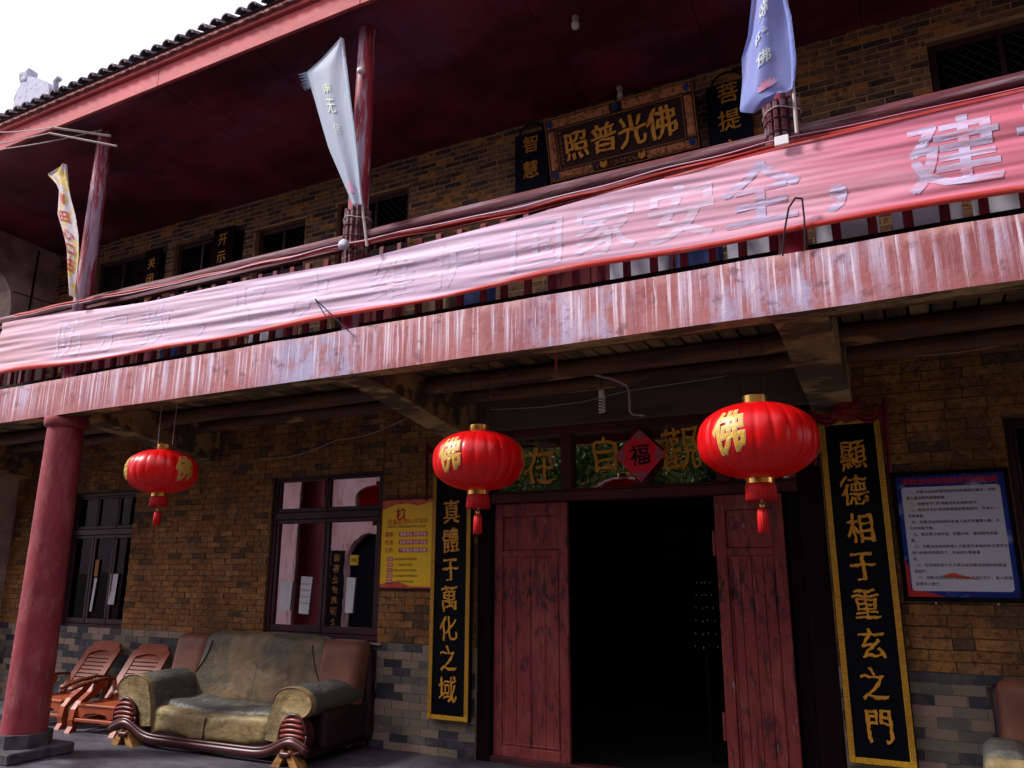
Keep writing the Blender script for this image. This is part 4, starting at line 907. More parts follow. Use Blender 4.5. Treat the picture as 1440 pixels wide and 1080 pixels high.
M['banner_hem'] = mat('banner_hem_red', (.6, .06, .05), .5, [((.7, .25, .22), (3, 3, 9), .5, .65, .6)], trans=.3)
M['banner_char'] = mat('banner_faded_letter', (.55, .46, .66), .7, [((.58, .26, .36), (6, 2, 26), .48, .6, .8)])
M['banner_char_mid'] = mat('banner_half_faded_letter', (.7, .54, .7), .7, [((.72, .46, .58), (5, 2, 24), .48, .6, .8)])
M['banner_char_faint'] = mat('banner_bleached_letter', (.66, .56, .76), .7, [((.68, .51, .65), (5, 2, 22), .36, .52, .92)])
BAN = thing('cloth_banner', 'long faded red cloth banner with white characters stretched along the balcony railing', 'banner', (-3, 4.425, 3.5))
OFF = Vector((-3, 4.425, 3.5))
X0, X1 = -8.28, 2.4
bn = B(); bn.grid(lambda u, v: ban_pt(X0 + (X1 - X0) * u, v) - OFF, 420, 48)
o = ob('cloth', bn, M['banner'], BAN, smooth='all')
o = ob('hem', B().grid(lambda u, v: ban_pt(X0 + (X1 - X0) * u, .0, .004 + .012 * math.sin(v * 3.1)) - OFF + Vector((0, 0, -.008 + v * (.03 + .03 * (noise.noise(Vector((u * 9, 0, 0))) + .3)))), 200, 5), M['banner_hem'], BAN, smooth='all')
o = ob('hem', B().grid(lambda u, v: ban_pt(-1.2 + (X1 + 1.2) * u, 1, .003) - OFF + Vector((0, 0, -.01 + v * .016)), 200, 3), M['banner_hem'], BAN, smooth='all')
chars = [('建', .385, 0), ('，', -.2, 0), ('全', -.62, 0), ('安', -1.1, 2), ('家', -1.6, 1), ('国', -2.1, 1), ('护', -2.75, 1), ('维', -3.3, 1), ('决', -4.1, 1), ('坚', -4.75, 1), ('设', .90, 0), ('和', 1.5, 0), ('，', -5.3, 1), ('教', -5.9, 1), ('宗', -6.5, 1), ('防', -7.1, 1)]
for ch, xc, faint in chars:
    def fn(u, v, xc=xc, faint=faint):
        x = xc + u * .46; return ban_pt(x, .5 + v * .80, .0020 if not faint else .0006) - OFF
    wrap_char(ch, ('banner_char', 'banner_char_faint', 'banner_char_mid')[faint], BAN, fn, nib=.022 if faint != 1 else .012, step=.05)
# twisted tie cloth between banner and columns
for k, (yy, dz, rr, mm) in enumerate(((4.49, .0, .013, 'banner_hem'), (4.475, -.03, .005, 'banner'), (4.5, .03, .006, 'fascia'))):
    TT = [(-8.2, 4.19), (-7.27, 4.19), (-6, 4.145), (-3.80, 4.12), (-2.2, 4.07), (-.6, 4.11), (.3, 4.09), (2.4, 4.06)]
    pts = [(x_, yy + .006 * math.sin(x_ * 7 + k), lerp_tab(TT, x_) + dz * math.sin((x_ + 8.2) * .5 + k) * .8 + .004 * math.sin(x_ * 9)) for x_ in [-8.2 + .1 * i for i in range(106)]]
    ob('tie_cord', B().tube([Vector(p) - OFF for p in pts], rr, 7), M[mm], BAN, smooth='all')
ob('tie_tag', B().bevbox(-.52, -.44, 4.385, 4.40, 4.05, 4.11, .003), M['white'], BAN, loc=(3, -4.425, -3.5)); ob('tie_knot', B().rbox(-3.83, -3.75, 4.40, 4.47, 4.06, 4.13, .025, 4, warp=lambda p: p + .012 * noise.noise_vector(p * 40)), M['tarpwhite'], BAN, smooth='all', loc=(3, -4.425, -3.5))

# ------------------------------------------------------------------ flags tied to the balcony columns
def mflag(name, base, tint, sc=3):
    return mat(name, base, .5, [(tint, sc, .5, .68, .7)], bump=((9, 9, 2), .3, .02), trans=.35, spec=.1)
M['flag_pale'] = mflag('pale_blue_flag', (.5, .6, .72), (.56, .54, .68)); M['flag_blue'] = mflag('periwinkle_flag', (.27, .33, .7), (.36, .36, .68))
M['flag_motley'] = mat('white_yellow_flag', (.66, .6, .62), .55, [((.7, .5, .05), (9, 9, 5), .5, .54, .9), ((.6, .12, .12), (14, 14, 10), .62, .65, .7)], bump=((9, 9, 3), .4, .02), trans=.2)
M['lettergreen'] = mat('flag_letter_green', (.5, .62, .5), .6); M['flagletter'] = mat('flag_letter_khaki', (.45, .5, .5), .6, [((.3, .34, .6), 30, .5, .6, .6)]); M['pink'] = mat('lotus_pink', (.66, .25, .4), .6, [((.4, .4, .65), 18, .5, .62, .7)])
def flag(label, pole0, pole1, left, right, m, fold=.03, group='cloth flags on poles tied to the balcony columns', y=4.35):
    t = thing('cloth_flag', label, 'flag', (pole0[0], y, pole0[1]), group=group)
    O = Vector((pole0[0], y, pole0[1]))
    ob('pole', B().tube([Vector((pole0[0], y + .02, pole0[1])) - O, Vector((pole1[0], y, pole1[1])) - O], .011, 8), M['pvc'], t, smooth=True)
    def pt(u, v, off=0):
        z = None
        L_, R_ = left, right
        def at(tab, v):
            n_ = len(tab) - 1; k = min(int(v * n_), n_ - 1); f = v * n_ - k
            return (tab[k][0] + (tab[k + 1][0] - tab[k][0]) * f, tab[k][1] + (tab[k + 1][1] - tab[k][1]) * f)
        a, c = at(L_, v), at(R_, v)
        x = a[0] + (c[0] - a[0]) * u; z = a[1] + (c[1] - a[1]) * u
        yy = -.02 + fold * (math.sin(u * 7 + v * 2.5) * (1 - u * .6) + .6 * noise.noise(Vector((u * 3, v * 2.5, x)))) - off
        return Vector((x, y + yy, z)) - O
    ob('cloth', B().grid(lambda u, v: pt(u, v), 24, 50), M[m], t, smooth='all')
    ob('pole_sleeve', B().grid(lambda u, v: pt(.93 + .09 * u, v, .006 + .006 * math.sin(u * 3.1) + .004 * noise.noise(Vector((u * 9, v * 40, 0)))), 5, 80), M[m], t, smooth='all')
    return t, pt
t, pt = flag('pale blue white torn flag tied to the second balcony column', (-3.507, 4.0), (-3.856, 5.925),
    [(-3.86, 5.93), (-4.05, 5.80), (-4.225, 5.72), (-4.17, 5.57), (-4.116, 5.43), (-4.02, 5.17), (-3.926, 4.92), (-3.78, 4.63), (-3.644, 4.36)],
    [(-3.852, 5.925), (-3.82, 5.78), (-3.79, 5.64), (-3.755, 5.47), (-3.72, 5.30), (-3.67, 5.08), (-3.63, 4.86), (-3.585, 4.6), (-3.545, 4.345)], 'flag_pale', fold=.016)
# frayed corner
fr = B()
for k in range(16):
    p = pt(0, .25 + k * .009); fr.tube([p, p + Vector((-.06 - random.random() * .04, -.005, .01 * math.sin(k * 2)))], [.006, .001], 4)
ob('frayed_edge', fr, M['flag_pale'], t)
for ch, v in (('南', .42), ('无', .54)):
    wrap_char(ch, 'lettergreen', t, lambda a, b_, v=v: pt(.46 + a * .24, v - b_ * .085, .006), weight=.01)
wrap_char('佛', 'lettergreen', t, lambda a, b_: pt(.5 + a * .2, .66 - b_ * .06, .006), weight=0)
ob('lotus_print', B().grid(lambda u, v: pt(.45 + .22 * (u - .5), .93 + .05 * (v - .5), .005), 4, 4), M['pink'], t, smooth='all')
t, pt = flag('periwinkle blue flag with pink lotus tied to the third balcony column', (-.391, 4.09), (-.372, 5.75),
    [(-.545, 5.72), (-.56, 5.4), (-.579, 5.06), (-.62, 4.82), (-.668, 4.68), (-.674, 4.53), (-.705, 4.325), (-.62, 4.285), (-.50, 4.34)],
    [(-.372, 5.75), (-.375, 5.5), (-.38, 5.2), (-.382, 4.98), (-.364, 4.85), (-.36, 4.68), (-.36, 4.53), (-.375, 4.42), (-.388, 4.37)], 'flag_blue', fold=.035)
for ch, v in (('弥', .36), ('陀', .5), ('佛', .62)):
    wrap_char(ch, 'flagletter', t, lambda a, b_, v=v: pt(.45 + a * .3, v - b_ * .075, .006), weight=.02)
def petals(t, pt, m):
    b = B()
    for k in range(7):
        a0 = -1.2 + k * .4
        b.grid(lambda u, v, a0=a0: pt(.5 + .2 * (v) * math.sin(a0) + .05 * (u - .5) * math.sin(math.pi * v) * 1.6, .80 - .075 * v * math.cos(a0) + .02 * (u - .5) * math.sin(math.pi * v) * math.sin(a0), .007 + .0008 * k), 3, 6)
    ob('lotus_print', b, M[m], t, smooth='all')
petals(t, pt, 'pink')
t, pt = flag('narrow crumpled white and yellow flag with red characters by the leftmost balcony column', (-6.988, 4.10), (-7.473, 5.686),
    [(-7.50, 5.69), (-7.776, 5.656), (-7.60, 5.50), (-7.548, 5.42), (-7.52, 5.15), (-7.38, 4.92), (-7.246, 4.72), (-7.16, 4.45), (-7.06, 4.18)],
    [(-7.468, 5.69), (-7.42, 5.53), (-7.36, 5.40), (-7.29, 5.25), (-7.18, 5.05), (-7.08, 4.82), (-7.02, 4.60), (-7.0, 4.37), (-6.99, 4.15)], 'flag_motley', fold=.028)
for ch, v in (('有', .40), ('田', .52), ('心', .64), ('口', .74), ('古', .83)):
    wrap_char(ch, 'inkred', t, lambda a, b_, v=v: pt(.5 + a * .5, v - b_ * .08, .006), weight=.02)

# ------------------------------------------------------------------ things kept behind the railing
def lump(name, x0, x1, y0, y1, z0, z1, m, label, cat, seed=0):
    b = B().rbox(x0, x1, y0, y1, z0, z1, .03, 8, warp=lambda p: p + Vector((0, .02, .035)) * noise.noise(p * 5 + Vector((seed, 0, 0))))
    return tag(ob(name, b, M[m], smooth='all'), label, cat)
lump('folded_sheet', -1.75, -1.32, 4.86, 4.95, 3.44, 3.92, 'tarpwhite', 'white sheet folded behind the railing, left of a blue bundle', 'folded sheet', 1)
lump('blue_bundle', -1.28, -.98, 4.88, 5.02, 3.44, 3.85, 'tarpblue', 'blue plastic bundle behind the railing left of the third column', 'bundle', 2)
lump('white_bag', -.93, -.6, 4.85, 5.0, 3.44, 3.95, 'tarpwhite', 'crumpled white bag behind the railing at the third column', 'bag', 3)
lump('folded_sheet', -.38, -.02, 4.86, 4.96, 3.44, 3.9, 'paper', 'pale sheet leaning behind the railing, right of the third column', 'folded sheet', 4)
lump('leaning_board', .05, .42, 4.86, 4.90, 3.44, 3.95, 'tarpwhite', 'white board leaning behind the railing below the large white character', 'board', 5)
lump('leaning_board', .47, .85, 4.86, 4.90, 3.44, 3.95, 'paper', 'white board leaning behind the railing at the far right', 'board', 6)
lump('blue_bundle', -3.02, -2.72, 4.86, 5.0, 3.44, 3.80, 'tarpblue', 'blue bundle with straw behind the railing in the middle bay', 'bundle', 7)
lump('cardboard_box', -3.4, -3.08, 4.86, 5.05, 3.44, 3.78, 'cardboard', 'brown cardboard box behind the railing in the middle bay', 'box', 8)
lump('white_bag', -5.2, -4.9, 4.86, 5.0, 3.44, 3.85, 'tarpwhite', 'white bag behind the railing left of the second column', 'bag', 9)
lump('cardboard_box', -6.05, -5.8, 4.9, 5.05, 3.44, 3.8, 'cardboard', 'small brown box behind the railing near the first column', 'box', 11)
lump('blue_bundle', -6.45, -6.2, 4.9, 5.05, 3.44, 3.8, 'tarpblue', 'dark blue bundle behind the railing near the leftmost column', 'bundle', 10)

# ------------------------------------------------------------------ lamps, pipes, wires
t = thing('spiral_bulb', 'white spiral bulb hanging on a black flex above the door', 'light bulb', (-2.105, 5.6, 2.86))
ob('flex', B().tube([(0, 0, .12), (0, 0, .26), (.01, -.02, .3)], .004, 5), M['wire'], t)
ob('cap', B().lathe([(.012, .13), (.022, .12), (.024, .07), (.02, .055)], n=12), M['bulbglass'], t, smooth=True)
ob('spiral', B().tube([(.022 * math.cos(a * .5), .022 * math.sin(a * .5), .055 - a * .0019) for a in range(60)], .0075, 6), M['bulbglass'], t, smooth='all')
b = B().tube([(-2.13, 5.5, 3.09), (-1.99, 5.56, 3.05), (-1.90, 5.6, 3.0), (-1.885, 5.62, 2.96), (-1.885, 5.62, 2.80), (-1.87, 5.64, 2.775), (-1.80, 5.7, 2.77)], .009, 8)
tag(ob('conduit', b, M['pvc'], smooth=True), 'bent pale conduit pipe beside the spiral bulb above the door', 'pipe')
def wire(pts, r, m, label, cat='wire', sag=0):
    P = []
    for (a, c) in zip(pts, pts[1:]):
        a, c = Vector(a), Vector(c)
        for k in range(8): t_ = k / 8; p = a.lerp(c, t_); p.z -= sag * math.sin(math.pi * t_); P.append(p)
    P.append(Vector(pts[-1])); tag(ob('wire', B().tube(P, r, 5), M[m], smooth=True), label, cat)
wire([(-3.43, 6.2, 3.06), (-2.9, 6.2, 3.035), (-2.5, 6.2, 3.045), (-2.10, 6.2, 3.10), (-1.37, 6.2, 3.13), (-1.03, 6.2, 3.16)], .0045, 'oldcord', 'pale wire running along the dark lintel above the door')
wire([(-6.3, 6.26, 2.78), (-5.3, 6.26, 2.92), (-4.4, 6.25, 3.08)], .0045, 'oldcord', 'pale wire curving across the bricks above the large window', sag=.05)
wire([(-10.4, 6.25, 3.1), (-8.3, 6.26, 2.72), (-7.5, 6.26, 2.86)], .006, 'wire', 'dark wire sagging across the brick wall behind the left column', sag=.05)
wire([(.0, 6.2, 3.14), (1.0, 6.2, 3.2), (2.4, 6.2, 3.2)], .0045, 'oldcord', 'thin pale wire along the bricks at the upper right under the balcony', sag=.04)
wire([(-2.36, 5.3, 3.08), (-2.36, 5.3, 3.235)], .011, 'fascia', 'short dark red hook hanging from the ceiling logs', cat='hook')
wire([(-8.9, 4.2, 6.38), (-7.69, 4.28, 6.143)], .006, 'string', 'white wire from the upper left ending at the upper white rod', sag=.02)
wire([(-9.6, 4.2, 6.32), (-7.73, 4.28, 6.09)], .006, 'string', 'lower white wire from the upper left ending at the lower white rod', sag=.02)
wire([(-9.2, 4.1, 6.05), (-8.4, 4.2, 6.04), (-7.2, 4.5, 6.1)], .006, 'string', 'white wire crossing the soffit to the top of the leftmost balcony column', sag=.02)
wire([(-7.69, 4.28, 6.143), (-6.95, 4.45, 5.93)], .014, 'pvc', 'upper of two white rods beside the leftmost balcony column', cat='rod')
wire([(-7.74, 4.28, 6.09), (-6.86, 4.47, 5.80)], .012, 'pvc', 'lower of two white rods beside the leftmost balcony column', cat='rod')
wire([(-.53, 4.40, 3.36), (-.507, 4.38, 3.50), (-.47, 4.36, 3.63), (-.43, 4.355, 3.68), (-.395, 4.36, 3.67), (-.395, 4.38, 3.55), (-.41, 4.42, 3.38)], .006, 'wire', 'black wire loop standing before the banner at the third column')
wire([(-3.99, 4.37, 3.654), (-3.87, 4.39, 3.478)], .005, 'wire', 'left prong of black wire before the banner at the second column')
wire([(-3.99, 4.37, 3.654), (-3.68, 4.42, 3.36)], .005, 'wire', 'long slanting black wire before the banner at the second column')
def bulb(name, loc, label, r=.035, par='round bulb'):
    t = thing(name, label, 'light bulb', loc)
    ob('socket', B().lathe([(.028, .06), (.03, .03), (.022, .015)], n=12), M['pvc'], t, smooth=True); ob('bulb', B().lathe([(.015, .02), (r * .8, .005), (r, -.02), (r * .85, -.045), (r * .45, -.06), (.003, -.065)], n=16), M['bulbglass'], t, smooth='all')
bulb('ceiling_bulb', (-2.10, 5.19, 6.04), 'white bulb on the dark soffit above the plaque')
bulb('wall_bulb', (-2.05, 6.13, 5.93), 'small bulb fixture at the top of the carved plaque', .03)
t = thing('ring_lamp', 'small white insulator on the second balcony column', 'insulator', (-3.76, 4.49, 5.68)); ob('knob', B().rbox(-.03, .03, -.03, .03, -.025, .025, .02, 4), M['bulbglass'], t, smooth='all')

# ------------------------------------------------------------------ sofa
SO = thing('leather_sofa', 'worn olive leather sofa with wooden scroll arms under the large window', 'sofa', (-5.89, 5.86, 0), R(2.2))
def dn(p, s=4, a=.01, sd=0): return p + Vector(noise.noise_vector(p * s + Vector((sd, 0, 0)))) * a
# back
def wback(p):
    t = (p.z - .3) / .66
    q = Vector((p.x, p.y + .13 * t, p.z)); q.z -= .05 * (abs(q.x) / 1.0) ** 3 * max(0, t); q.y -= .03 * math.sin(math.pi * (q.x + 1) / 2) * t; q.x *= 1 + .10 * (.55 - t) + .05 * math.sin(t * 5)
    return dn(q, 3, .014)
bk = ob('backrest', B().rbox(-.84, .84, .04, .27, .32, 1.0, .085, 18, warp=wback), M['sofa_olive'], SO, smooth='all')
for s_ in (-1, 1):
    def ww(p, s_=s_):
        t = (p.z - .3) / .62
        q = Vector((p.x, p.y + .13 * t - .02, p.z)); return dn(q, 3, .01, s_)
    a_, c_ = (.72, 1.17) if s_ > 0 else (-1.17, -.72)
    ob('back_wing', B().rbox(a_, c_, .05, .30, .30, .955, .08, 12, warp=ww), M['sofa_brown'], SO, smooth='all')
    ob('seam', B().tube([wback(Vector((s_ * (.80 - .1 * math.sin((z_ - .42) * 3)), .04, z_))) + Vector((0, -.004, 0)) for z_ in [.42 + .05 * k for k in range(11)]], .006, 5), M['sofa_side'], SO, smooth='all')
ob('centre_seam', B().tube([wback(Vector((.02 + .01 * math.sin(z_ * 9), .04, z_))) + Vector((0, .001, 0)) for z_ in [.42 + .05 * k for k in range(11)]], .003, 5), M['sofa_side'], SO, smooth='all')
# rear body and sides
ob('body', B().rbox(-1.17, 1.20, .30, .44, .07, .88, .06, 8), M['sofa_side'], SO, smooth='all')
for s_ in (-1, 1):
    a_, c_ = (.90, 1.18) if s_ > 0 else (-1.18, -.90)
    ob('side_panel', B().rbox(a_, c_, -.30, .44, .10, .43, .04, 8), M['sofa_side'], SO, smooth='all')
# seat
def wseat(p):
    q = Vector(p); f = max(0, (-p.y - .1) / .4)
    q.z -= .035 * math.cos(p.x * 1.9) * max(0, min(1, (p.z - .2) / .16)) ; q.z += .022 * noise.noise(Vector((p.x * 5, p.y * 5, 1))) ; q.y += .012 * noise.noise(Vector((p.x * 6, p.z * 8, 4)))
    q.y -= .05 * math.cos(p.x * 1.5) * f
    return q
ob('seat_cushion', B().rbox(-.76, .76, -.36, .18, .20, .41, .07, 20, warp=wseat), M['sofa_grey'], SO, smooth='all')
def wfront(p):
    lo_ = max(0, min(1, (.36 - p.z) / .2)); q = wseat(p); q.z -= .05 * math.cos(p.x * 1.7) * lo_ - .014 * math.sin(p.x * 11) * lo_ - .01 * lo_ * noise.noise(Vector((p.x * 6, 3, 1))); q.y -= .014 * math.sin(p.x * 7 + p.z * 9); return q
ob('seat_front', B().rbox(-.74, .74, -.44, -.26, .145, .372, .06, 20, warp=wfront), M['sofa_yellow'], SO, smooth='all')
ob('seat_seam', B().tube([wfront(Vector((.0, -.443, z_))) for z_ in (.17, .22, .27, .32, .35)], .006, 5), M['sofa_side'], SO, smooth='all')
# rolled arms
for s_ in (-1, 1):
    cx = s_ * .93; n_ = 40; WX = 1.66; HZ = 1.08
    # hooked front outline (x relative to arm centre, outward positive)
    outl = []
    for k in range(26): a = R(-65 + 250 * k / 25); outl.append((.135 * math.cos(a) + .02, .135 * math.sin(a) * .92 + .475))
    outl += [(-.13, .40), (-.145, .30), (-.15, .18), (-.07, .17), (-.055, .27), (-.03, .335), (.02, .375)]
    poly = [(cx + s_ * u * WX, v * HZ - .02) for u, v in outl]
    # loft along y with the arm rising slightly and the front face rounded
    b = B(); m_ = len(poly); ys = [(-.455, .90), (-.475, .97), (-.46, 1.02), (-.42, 1.04), (-.2, 1.03), (.0, 1.03), (.14, 1.02), (.22, .95)]
    ys = [(-.478, .80), (-.480, .90), (-.465, .975), (-.43, 1.01), (-.3, 1.0), (-.1, 1.0), (.08, 1.0), (.2, .98), (.26, .9)]
    vs = []
    cxx = sum(p[0] for p in poly) / m_; czz = sum(p[1] for p in poly) / m_
    for y_, sc_ in ys:
        for (px_, pz_) in poly:
            q = Vector((px_ + (cxx - px_) * (1 - sc_) * .5, y_, pz_ + (czz - pz_) * (1 - sc_) * .3))
            vs.append(dn(q, 5, .008 if y_ > -.4 else .002))
    fs = [tuple(range(m_))]
    for j in range(len(ys) - 1):
        for k in range(m_): fs.append((j * m_ + k, j * m_ + (k + 1) % m_, (j + 1) * m_ + (k + 1) % m_, (j + 1) * m_ + k))
    fs.append(tuple(range((len(ys) - 1) * m_, len(ys) * m_)))
    mi = [0] + [0] * (3 * m_) + [1] * ((len(ys) - 4) * m_) + [1]
    b.v = vs; b.f = fs; b.mi = mi
    me = b.mesh('arm', [M['sofa_yellow'], M['sofa_grey']], 50); link('arm', me, SO)
    pts_ = [(px_ + (cxx - px_) * .06, -.478, pz_ + (czz - pz_) * .04) for px_, pz_ in poly[:26]]
    ob('piping', B().tube(pts_, .006, 5), M['sofa_brown'], SO, smooth='all')
    # oval slatted wooden insert
    ins = ob('arm_insert', B().prism([(cx + s_ * .08 + .145 * math.cos(t_) * (1 - .14 * math.sin(t_)), .255 + .155 * math.sin(t_)) for t_ in [2 * math.pi * k / 28 for k in range(28)]], 'y', -.50, -.40), M['sofa_wood'], SO)
    ob('insert_rim', B().tube([(cx + s_ * .08 + .145 * math.cos(t_) * (1 - .14 * math.sin(t_)), -.50, .255 + .155 * math.sin(t_)) for t_ in [2 * math.pi * k / 28 for k in range(29)]], .014, 8), M['sofa_wood'], ins, smooth='all')
    for k in range(6):
        z_ = .155 + k * .04; hw_ = .125 * math.sqrt(max(.1, 1 - ((z_ - .255) / .155) ** 2))
        ob('insert_slat', B().tube([(cx + s_ * .08 + hw_ * q_, -.505 - .006 * (1 - q_ * q_), z_ + .016 * (1 - q_ * q_)) for q_ in (-1, -.6, -.2, .2, .6, 1)], .014, 7), M['slatwood'], ins, smooth='all')
    ob('foot', B().prism([(cx + s_ * .04 - .04, .14), (cx + s_ * .04 - .15, 0), (cx + s_ * .04 - .06, 0), (cx + s_ * .04 - .005, .10)], 'y', -.535, -.42).prism([(cx + s_ * .04 + .04, .14), (cx + s_ * .04 + .15, 0), (cx + s_ * .04 + .06, 0), (cx + s_ * .04 + .005, .10)], 'y', -.535, -.42), M['sofa_foot'], SO)
    ob('foot', B().bevbox(cx - .05, cx + .05, .30, .38, 0, .1), M['sofa_foot'], SO)
    ob('oval_boss', B().rbox(cx + s_ * .04 - .065, cx + s_ * .04 + .065, -.555, -.49, .075, .125, .025, 6), M['sofa_wood'], SO, smooth='all')
def railz(x):
    a = abs(x); return .075 + .02 * math.cos(x * 2) * 0 + .115 * math.exp(-((a - 1.0) / .2) ** 2)
xs_ = [-1.18 + 2.36 * k / 60 for k in range(61)]
for dz, rr, yy in ((.0, .034, -.50), (.035, .018, -.505), (-.028, .014, -.505)):
    ob('front_rail', B().tube([(x_, yy, railz(x_) + dz) for x_ in xs_], rr, 8), M['sofa_wood'], SO, smooth='all')
ob('underframe', B().box(-1.1, 1.1, -.44, .42, .06, .15), M['sofa_side'], SO)

# ------------------------------------------------------------------ carved wooden armchairs
def make_chair(label, loc, rz):
    t = thing('wooden_armchair', label, 'armchair', loc, rz, group='orange carved wooden armchairs beside the sofa')
    # back: tilted frame with arched head and slats; local plane u (x), v (up the slope)
    o0 = Vector((0, .06, .30)); up = Vector((0, .38, .64)).normalized(); nrm = Vector((0, -up.z, up.y))
    def P(u, v, d=0): return o0 + Vector((u, 0, 0)) + up * v + nrm * d
    def plate(poly, d0, d1):
        n_ = len(poly); vs = [P(u, v, d0) for u, v in poly] + [P(u, v, d1) for u, v in poly]
        return B().add(vs, [tuple(range(n_)), tuple(range(n_, 2 * n_))[::-1]] + [(i, (i + 1) % n_, (i + 1) % n_ + n_, i + n_) for i in range(n_)])
    inner = [(-.13, .08), (-.13, .50)] + [(-.13 + .26 * k / 8, .50 + .05 * math.sin(math.pi * k / 8)) for k in range(1, 8)] + [(.13, .50), (.13, .08)]
    ob('backrest', plate([(-.225, 0), (-.225, .56), (-.18, .63), (-.08, .655), (.08, .655), (.18, .63), (.225, .56), (.225, 0)], -.022, .0), M['chairwood'], t)
    ob('stile', plate([(-.24, 0), (-.165, 0), (-.165, .50), (-.20, .60), (-.24, .56)], 0, .022), M['chairwood'], t)
    ob('stile', plate([(.24, 0), (.165, 0), (.165, .50), (.20, .60), (.24, .56)], 0, .022), M['chairwood'], t)
    ob('crest_rail', plate([(-.164, .495)] + [(-.164 + .328 * k / 8, .495 + .045 * math.sin(math.pi * k / 8)) for k in range(1, 8)] + [(.164, .495), (.198, .602), (.18, .64), (.08, .665), (-.08, .665), (-.18, .64), (-.198, .602)], 0, .024), M['chairwood'], t)
    ob('groove', plate([(-.164, .05), (.164, .05), (.164, .49), (-.164, .49)], .0, .003), M['chairdark'], t)
    for k in range(9): ob('back_slat', plate([(-.158, .06 + k * .048), (.158, .06 + k * .048), (.158, .094 + k * .048), (-.158, .094 + k * .048)], .003, .016), M['chairwood'], t)
    ob('seat', B().bevbox(-.235, .235, -.27, .16, .27, .30, .008), M['chairwood'], t)
    ob('seat_apron', B().prism([(-.22, .27), (-.22, .17), (-.17, .155), (-.12, .20), (0, .215), (.12, .20), (.17, .155), (.22, .17), (.22, .27)], 'y', -.262, -.235), M['chairwood'], t)
    ob('foot_rail', B().bevbox(-.25, .25, -.285, -.245, .115, .15, .006), M['chairwood'], t)
    for s_ in (-1, 1):
        x_ = s_ * .27
        ob('armrest', B().tube([(x_, .20, .50), (x_, .05, .52), (x_ * 1.02, -.14, .50), (x_ * 1.05, -.26, .475), (x_ * 1.05, -.315, .455), (x_ * 1.05, -.33, .435)], [.03, .036, .045, .05, .045, .02], 10, sq=(1, .5)), M['chairarm'], t, smooth='all')
        prof = [(-.02, .49), (-.09, .40), (-.19, .32), (-.25, .24), (-.265, .13), (-.225, .12), (-.205, .22), (-.14, .285), (-.03, .355), (.03, .42), (.06, .49)]
        ob('arm_support', B().prism([(y_ - .03, z_) for y_, z_ in prof], 'x', x_ - .03, x_ + .03), M['chairwood'], t)
        ob('leg', B().prism([(-.32, 0), (-.24, 0), (-.23, .07), (-.235, .125), (-.30, .125), (-.285, .06)], 'x', x_ - .03, x_ + .03), M['chairwood'], t)
        ob('leg', B().prism([(.13, 0), (.19, 0), (.21, .30), (.23, .50), (.18, .50), (.15, .25)], 'x', x_ - .022, x_ + .022), M['chairwood'], t)
        ob('side_rail', B().bevbox(x_ - .02, x_ + .02, -.24, .15, .10, .13, .005), M['chairwood'], t)
    ob('leg', B().bevbox(-.03, .03, .10, .14, 0, .27), M['chairwood'], t)
    return t
c1 = make_chair('orange carved wooden armchair touching the left arm of the sofa', (-7.58, 5.78, 0), R(6)); c1.scale = (1.1, 1.08, .91)
c2 = copy_tree(c1); c2.location = (-8.42, 5.80, 0); c2.rotation_euler = (0, 0, R(3)); c2['label'] = 'orange carved wooden armchair half hidden behind the red column'

# single sofa at the right edge
S2 = thing('leather_armchair', 'brown leather armchair with grey cushion at the lower right corner', 'armchair', (.83, 5.85, 0), R(-3))
ob('backrest', B().rbox(-.52, .52, .16, .34, .46, .93, .08, 12, warp=lambda p: dn(Vector((p.x, p.y + .16 * (p.z - .4), p.z)), 4, .012)), M['sofa_brown'], S2, smooth='all')
ob('backing', B().rbox(-.55, .55, .27, .44, .05, .90, .06, 8), M['sofa_side'], S2, smooth='all')
ob('seat_cushion', B().rbox(-.40, .40, -.40, .22, .26, .50, .08, 12, warp=lambda p: dn(p, 5, .02)), M['sofa_grey'], S2, smooth='all')
for s_ in (-1, 1):
    ob('arm', B().rbox(s_ * .50 - .13, s_ * .50 + .13, -.44, .26, .10, .60, .10, 10, warp=lambda p: dn(p, 5, .012)), M['sofa_grey'], S2, smooth='all')
    ob('arm_front', B().rbox(s_ * .50 - .12, s_ * .50 + .12, -.48, -.38, .14, .585, .045, 8), M['sofa_yellow'], S2, smooth='all')
    for yy in (-.38, .34): ob('foot', B().bevbox(s_ * .45 - .04, s_ * .45 + .04, yy - .04, yy + .04, 0, .1), M['sofa_foot'], S2)
ob('base', B().box(-.5, .5, -.40, .36, .1, .28), M['sofa_side'], S2)

# lotus lamp inside the hall, catching a little light
GL = thing('crystal_lamp', 'tall tiered crystal lamp just inside the dark doorway', 'lamp', (-1.78, 7.2, 0))
lamp_glass = mat('lamp_crystal', (.5, .5, .55), .05, spec=1, metal=.3)
ob('stand', B().tube([(0, 0, 0), (0, 0, 1.0)], .02, 8), M['darkwood'], GL)
for k in range(6):
    zz = .95 + k * .11
    for a in range(0, 8, 2): ob('crystal', B().lathe([(.001, .011), (.007, 0), (.001, -.011)], ((.10 - .008 * k) * math.cos(a * .785), (.10 - .008 * k) * math.sin(a * .785), zz), 5), lamp_glass, GL)

